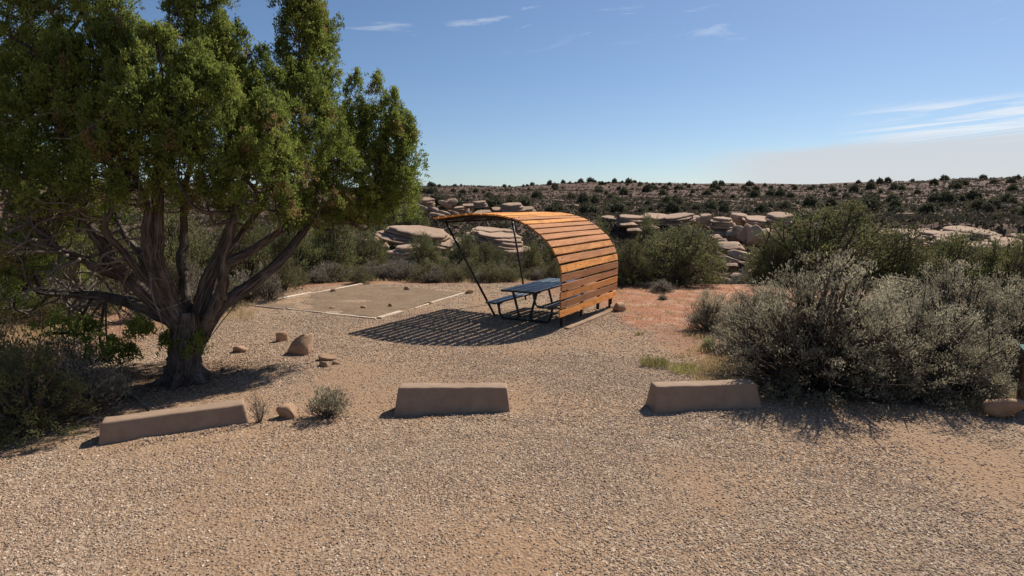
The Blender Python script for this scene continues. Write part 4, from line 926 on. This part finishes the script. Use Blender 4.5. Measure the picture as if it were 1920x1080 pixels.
            tt = np.clip(.46 + lt + rng.normal(0, .17) + .13 * zz[i] + rng.normal(0, .10, n), 0, .88); ct.append(np.where(rng.random() < .045, 1.0, tt))
    uv = np.concatenate(uv_limbs + TUBE_UV); tme = mesh_np('trunk', *mb.get(), smooth=True, attrs={'bu': ('POINT', uv[:, 0]), 'bv': ('POINT', uv[:, 1]), 'bw': ('POINT', uv[:, 2])})
    obj('trunk', tme, M['bark'], root).location = tuple(-np.array([B[0], B[1], 0]))
    obj('dead_branch', dm.mesh('dead_branch', True), M['twigm'], root).location = tuple(-np.array([B[0], B[1], 0]))
    cp = np.concatenate(cp); cd = np.concatenate(cd); cl = np.concatenate(cl); ct = np.concatenate(ct)
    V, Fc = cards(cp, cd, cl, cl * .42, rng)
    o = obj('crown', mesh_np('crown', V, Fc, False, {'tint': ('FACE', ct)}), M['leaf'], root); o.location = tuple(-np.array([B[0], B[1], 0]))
    print('crown cards', len(Fc))
big_juniper()

# fallen needles and twigs under the juniper and the sagebrush
def litter():
    rng = np.random.default_rng(61); X = []; Y = []
    for (px, py, sx, sy, n) in [(345, 705, 1.1, .8, 3200), (250, 720, 1.3, .8, 2600), (120, 740, 1.2, 1.0, 2200), (1560, 735, 1.2, .45, 2600), (1720, 745, 1.2, .4, 2200), (1420, 690, .6, .5, 900), (420, 690, .9, .5, 900)]:
        c = gnd(px, py); X.append(c[0] + rng.normal(0, sx * .6, n)); Y.append(c[1] + rng.normal(0, sy * .6, n))
    x = np.concatenate(X); y = np.concatenate(Y); n = len(x); a = rng.uniform(0, 6.28, n)
    P = np.stack([x, y, terr(x, y) + rng.uniform(.006, .022, n)], -1); d = np.stack([np.cos(a), np.sin(a), rng.normal(0, .18, n)], -1)
    V, Fc = cards(P, d, rng.uniform(.02, .075, n), rng.uniform(.006, .014, n), rng)
    o = obj('needle_litter', mesh_np('needle_litter', V, Fc, False, {'tint': ('FACE', rng.random(n))}), M['litter']); tag(o, 'brown fallen needles and bark bits under the juniper and sagebrush', 'litter', kind='stuff')
litter()

# ------------------------------------------------------------------ dead wood, twig, post
def sticks():
    def stick(pts, r0, r1, label, mat='dead', name='fallen_branch', cat='branch'):
        P = np.array([hit(*p) for p in pts]); P[:, 2] += np.linspace(r0, r0 * .8, len(P)) + np.array([.03 * (k % 2) for k in range(len(P))]); P = catmull(P, 5)
        V, Fc = tube(P, np.linspace(r0, r1, len(P)), 7, .12, 3); o = obj(name, mesh_np(name, V, Fc, True), M[mat]); tag(o, label, cat)
    stick([(318, 722), (338, 716), (350, 706), (358, 714)], .028, .012, 'short bleached branch lying against the foot of the juniper trunk')
    stick([(225, 735), (250, 748), (275, 764), (288, 772)], .022, .010, 'bleached fallen branch behind the left wheel stop')
    stick([(140, 798), (165, 790), (200, 788)], .02, .008, 'grey stick lying in shade left of the left wheel stop')
    stick([(1802, 966), (1815, 968), (1832, 967), (1852, 958)], .008, .003, 'thin curved twig lying on gravel at the lower right', 'dead', 'twig', 'twig')
sticks()
def site_post():
    P = hit(1921, 762); root = thing('site_post', 'dark brown post with a teal cap cut by the right picture edge', 'post', (P[0], P[1], P[2]), -.5)
    o = obj('post', box_mesh('post', .17, .17, .78, .008), M['brown'], root); o.location = (0, 0, .37)
    o = obj('cap', box_mesh('cap', .22, .25, .035, .006), M['teal'], root); o.location = (0, 0, .80); o.rotation_euler = (.12, 0, 0)
    o = obj('cap_bracket', box_mesh('cap_bracket', .14, .14, .06, .006), M['brown'], root); o.location = (0, 0, .765)
site_post()

# ------------------------------------------------------------------ labels for rows of look-alikes: counted from the left
ORD = 'first second third fourth fifth sixth seventh eighth ninth tenth eleventh twelfth thirteenth fourteenth fifteenth sixteenth seventeenth eighteenth nineteenth twentieth'.split()
ROWS = {'shrubs in the row behind the tent pad, grey': '{} grey shrub from the left in the row behind the tent pad',
        'shrubs in the row behind the tent pad, olive': '{} olive shrub from the left in the row behind the tent pad',
        'gully edge shrubs, grey': '{} grey shrub from the left on the gully edge behind the first row',
        'gully edge shrubs, olive': '{} olive shrub from the left on the gully edge behind the first row',
        'shrubs behind the big juniper, grey': '{} grey shrub from the left behind the big juniper trunk',
        'shrubs behind the big juniper, green': '{} yellow-green shrub from the left behind the big juniper trunk',
        'gully shrubs on the right, grey': '{} grey shrub from the left in the gully behind the sagebrush thicket',
        'gully shrubs on the right, olive': '{} olive shrub from the left in the gully behind the sagebrush thicket',
        'boulders in the rubble heap behind the shelter roof': '{} boulder from the left in the rubble heap behind the shelter roof',
        'cap rocks of the ledge right of the shelter': '{} pale cap rock from the left on the ledge beyond the shelter',
        'dark wall blocks of the ledge right of the shelter': '{} shaded block from the left in the ledge wall below the cap rocks',
        'fallen boulders on the slope below the ledge': '{} fallen boulder from the left on the rubble slope below the ledge',
        'stacked slabs on the rim at the right': '{} rounded slab from the left on the rim above the right bushes',
        'blocks of the right outcrop': '{} sandstone block from the left in the outcrop at the right edge'}
for grp, pat in ROWS.items():
    mem = sorted([o for o in COL.objects if o.get('group') == grp], key=lambda o: o.location.x / max(o.location.y, .1))
    for k, o in enumerate(mem[:len(ORD)]): o['label'] = pat.format(ORD[k])
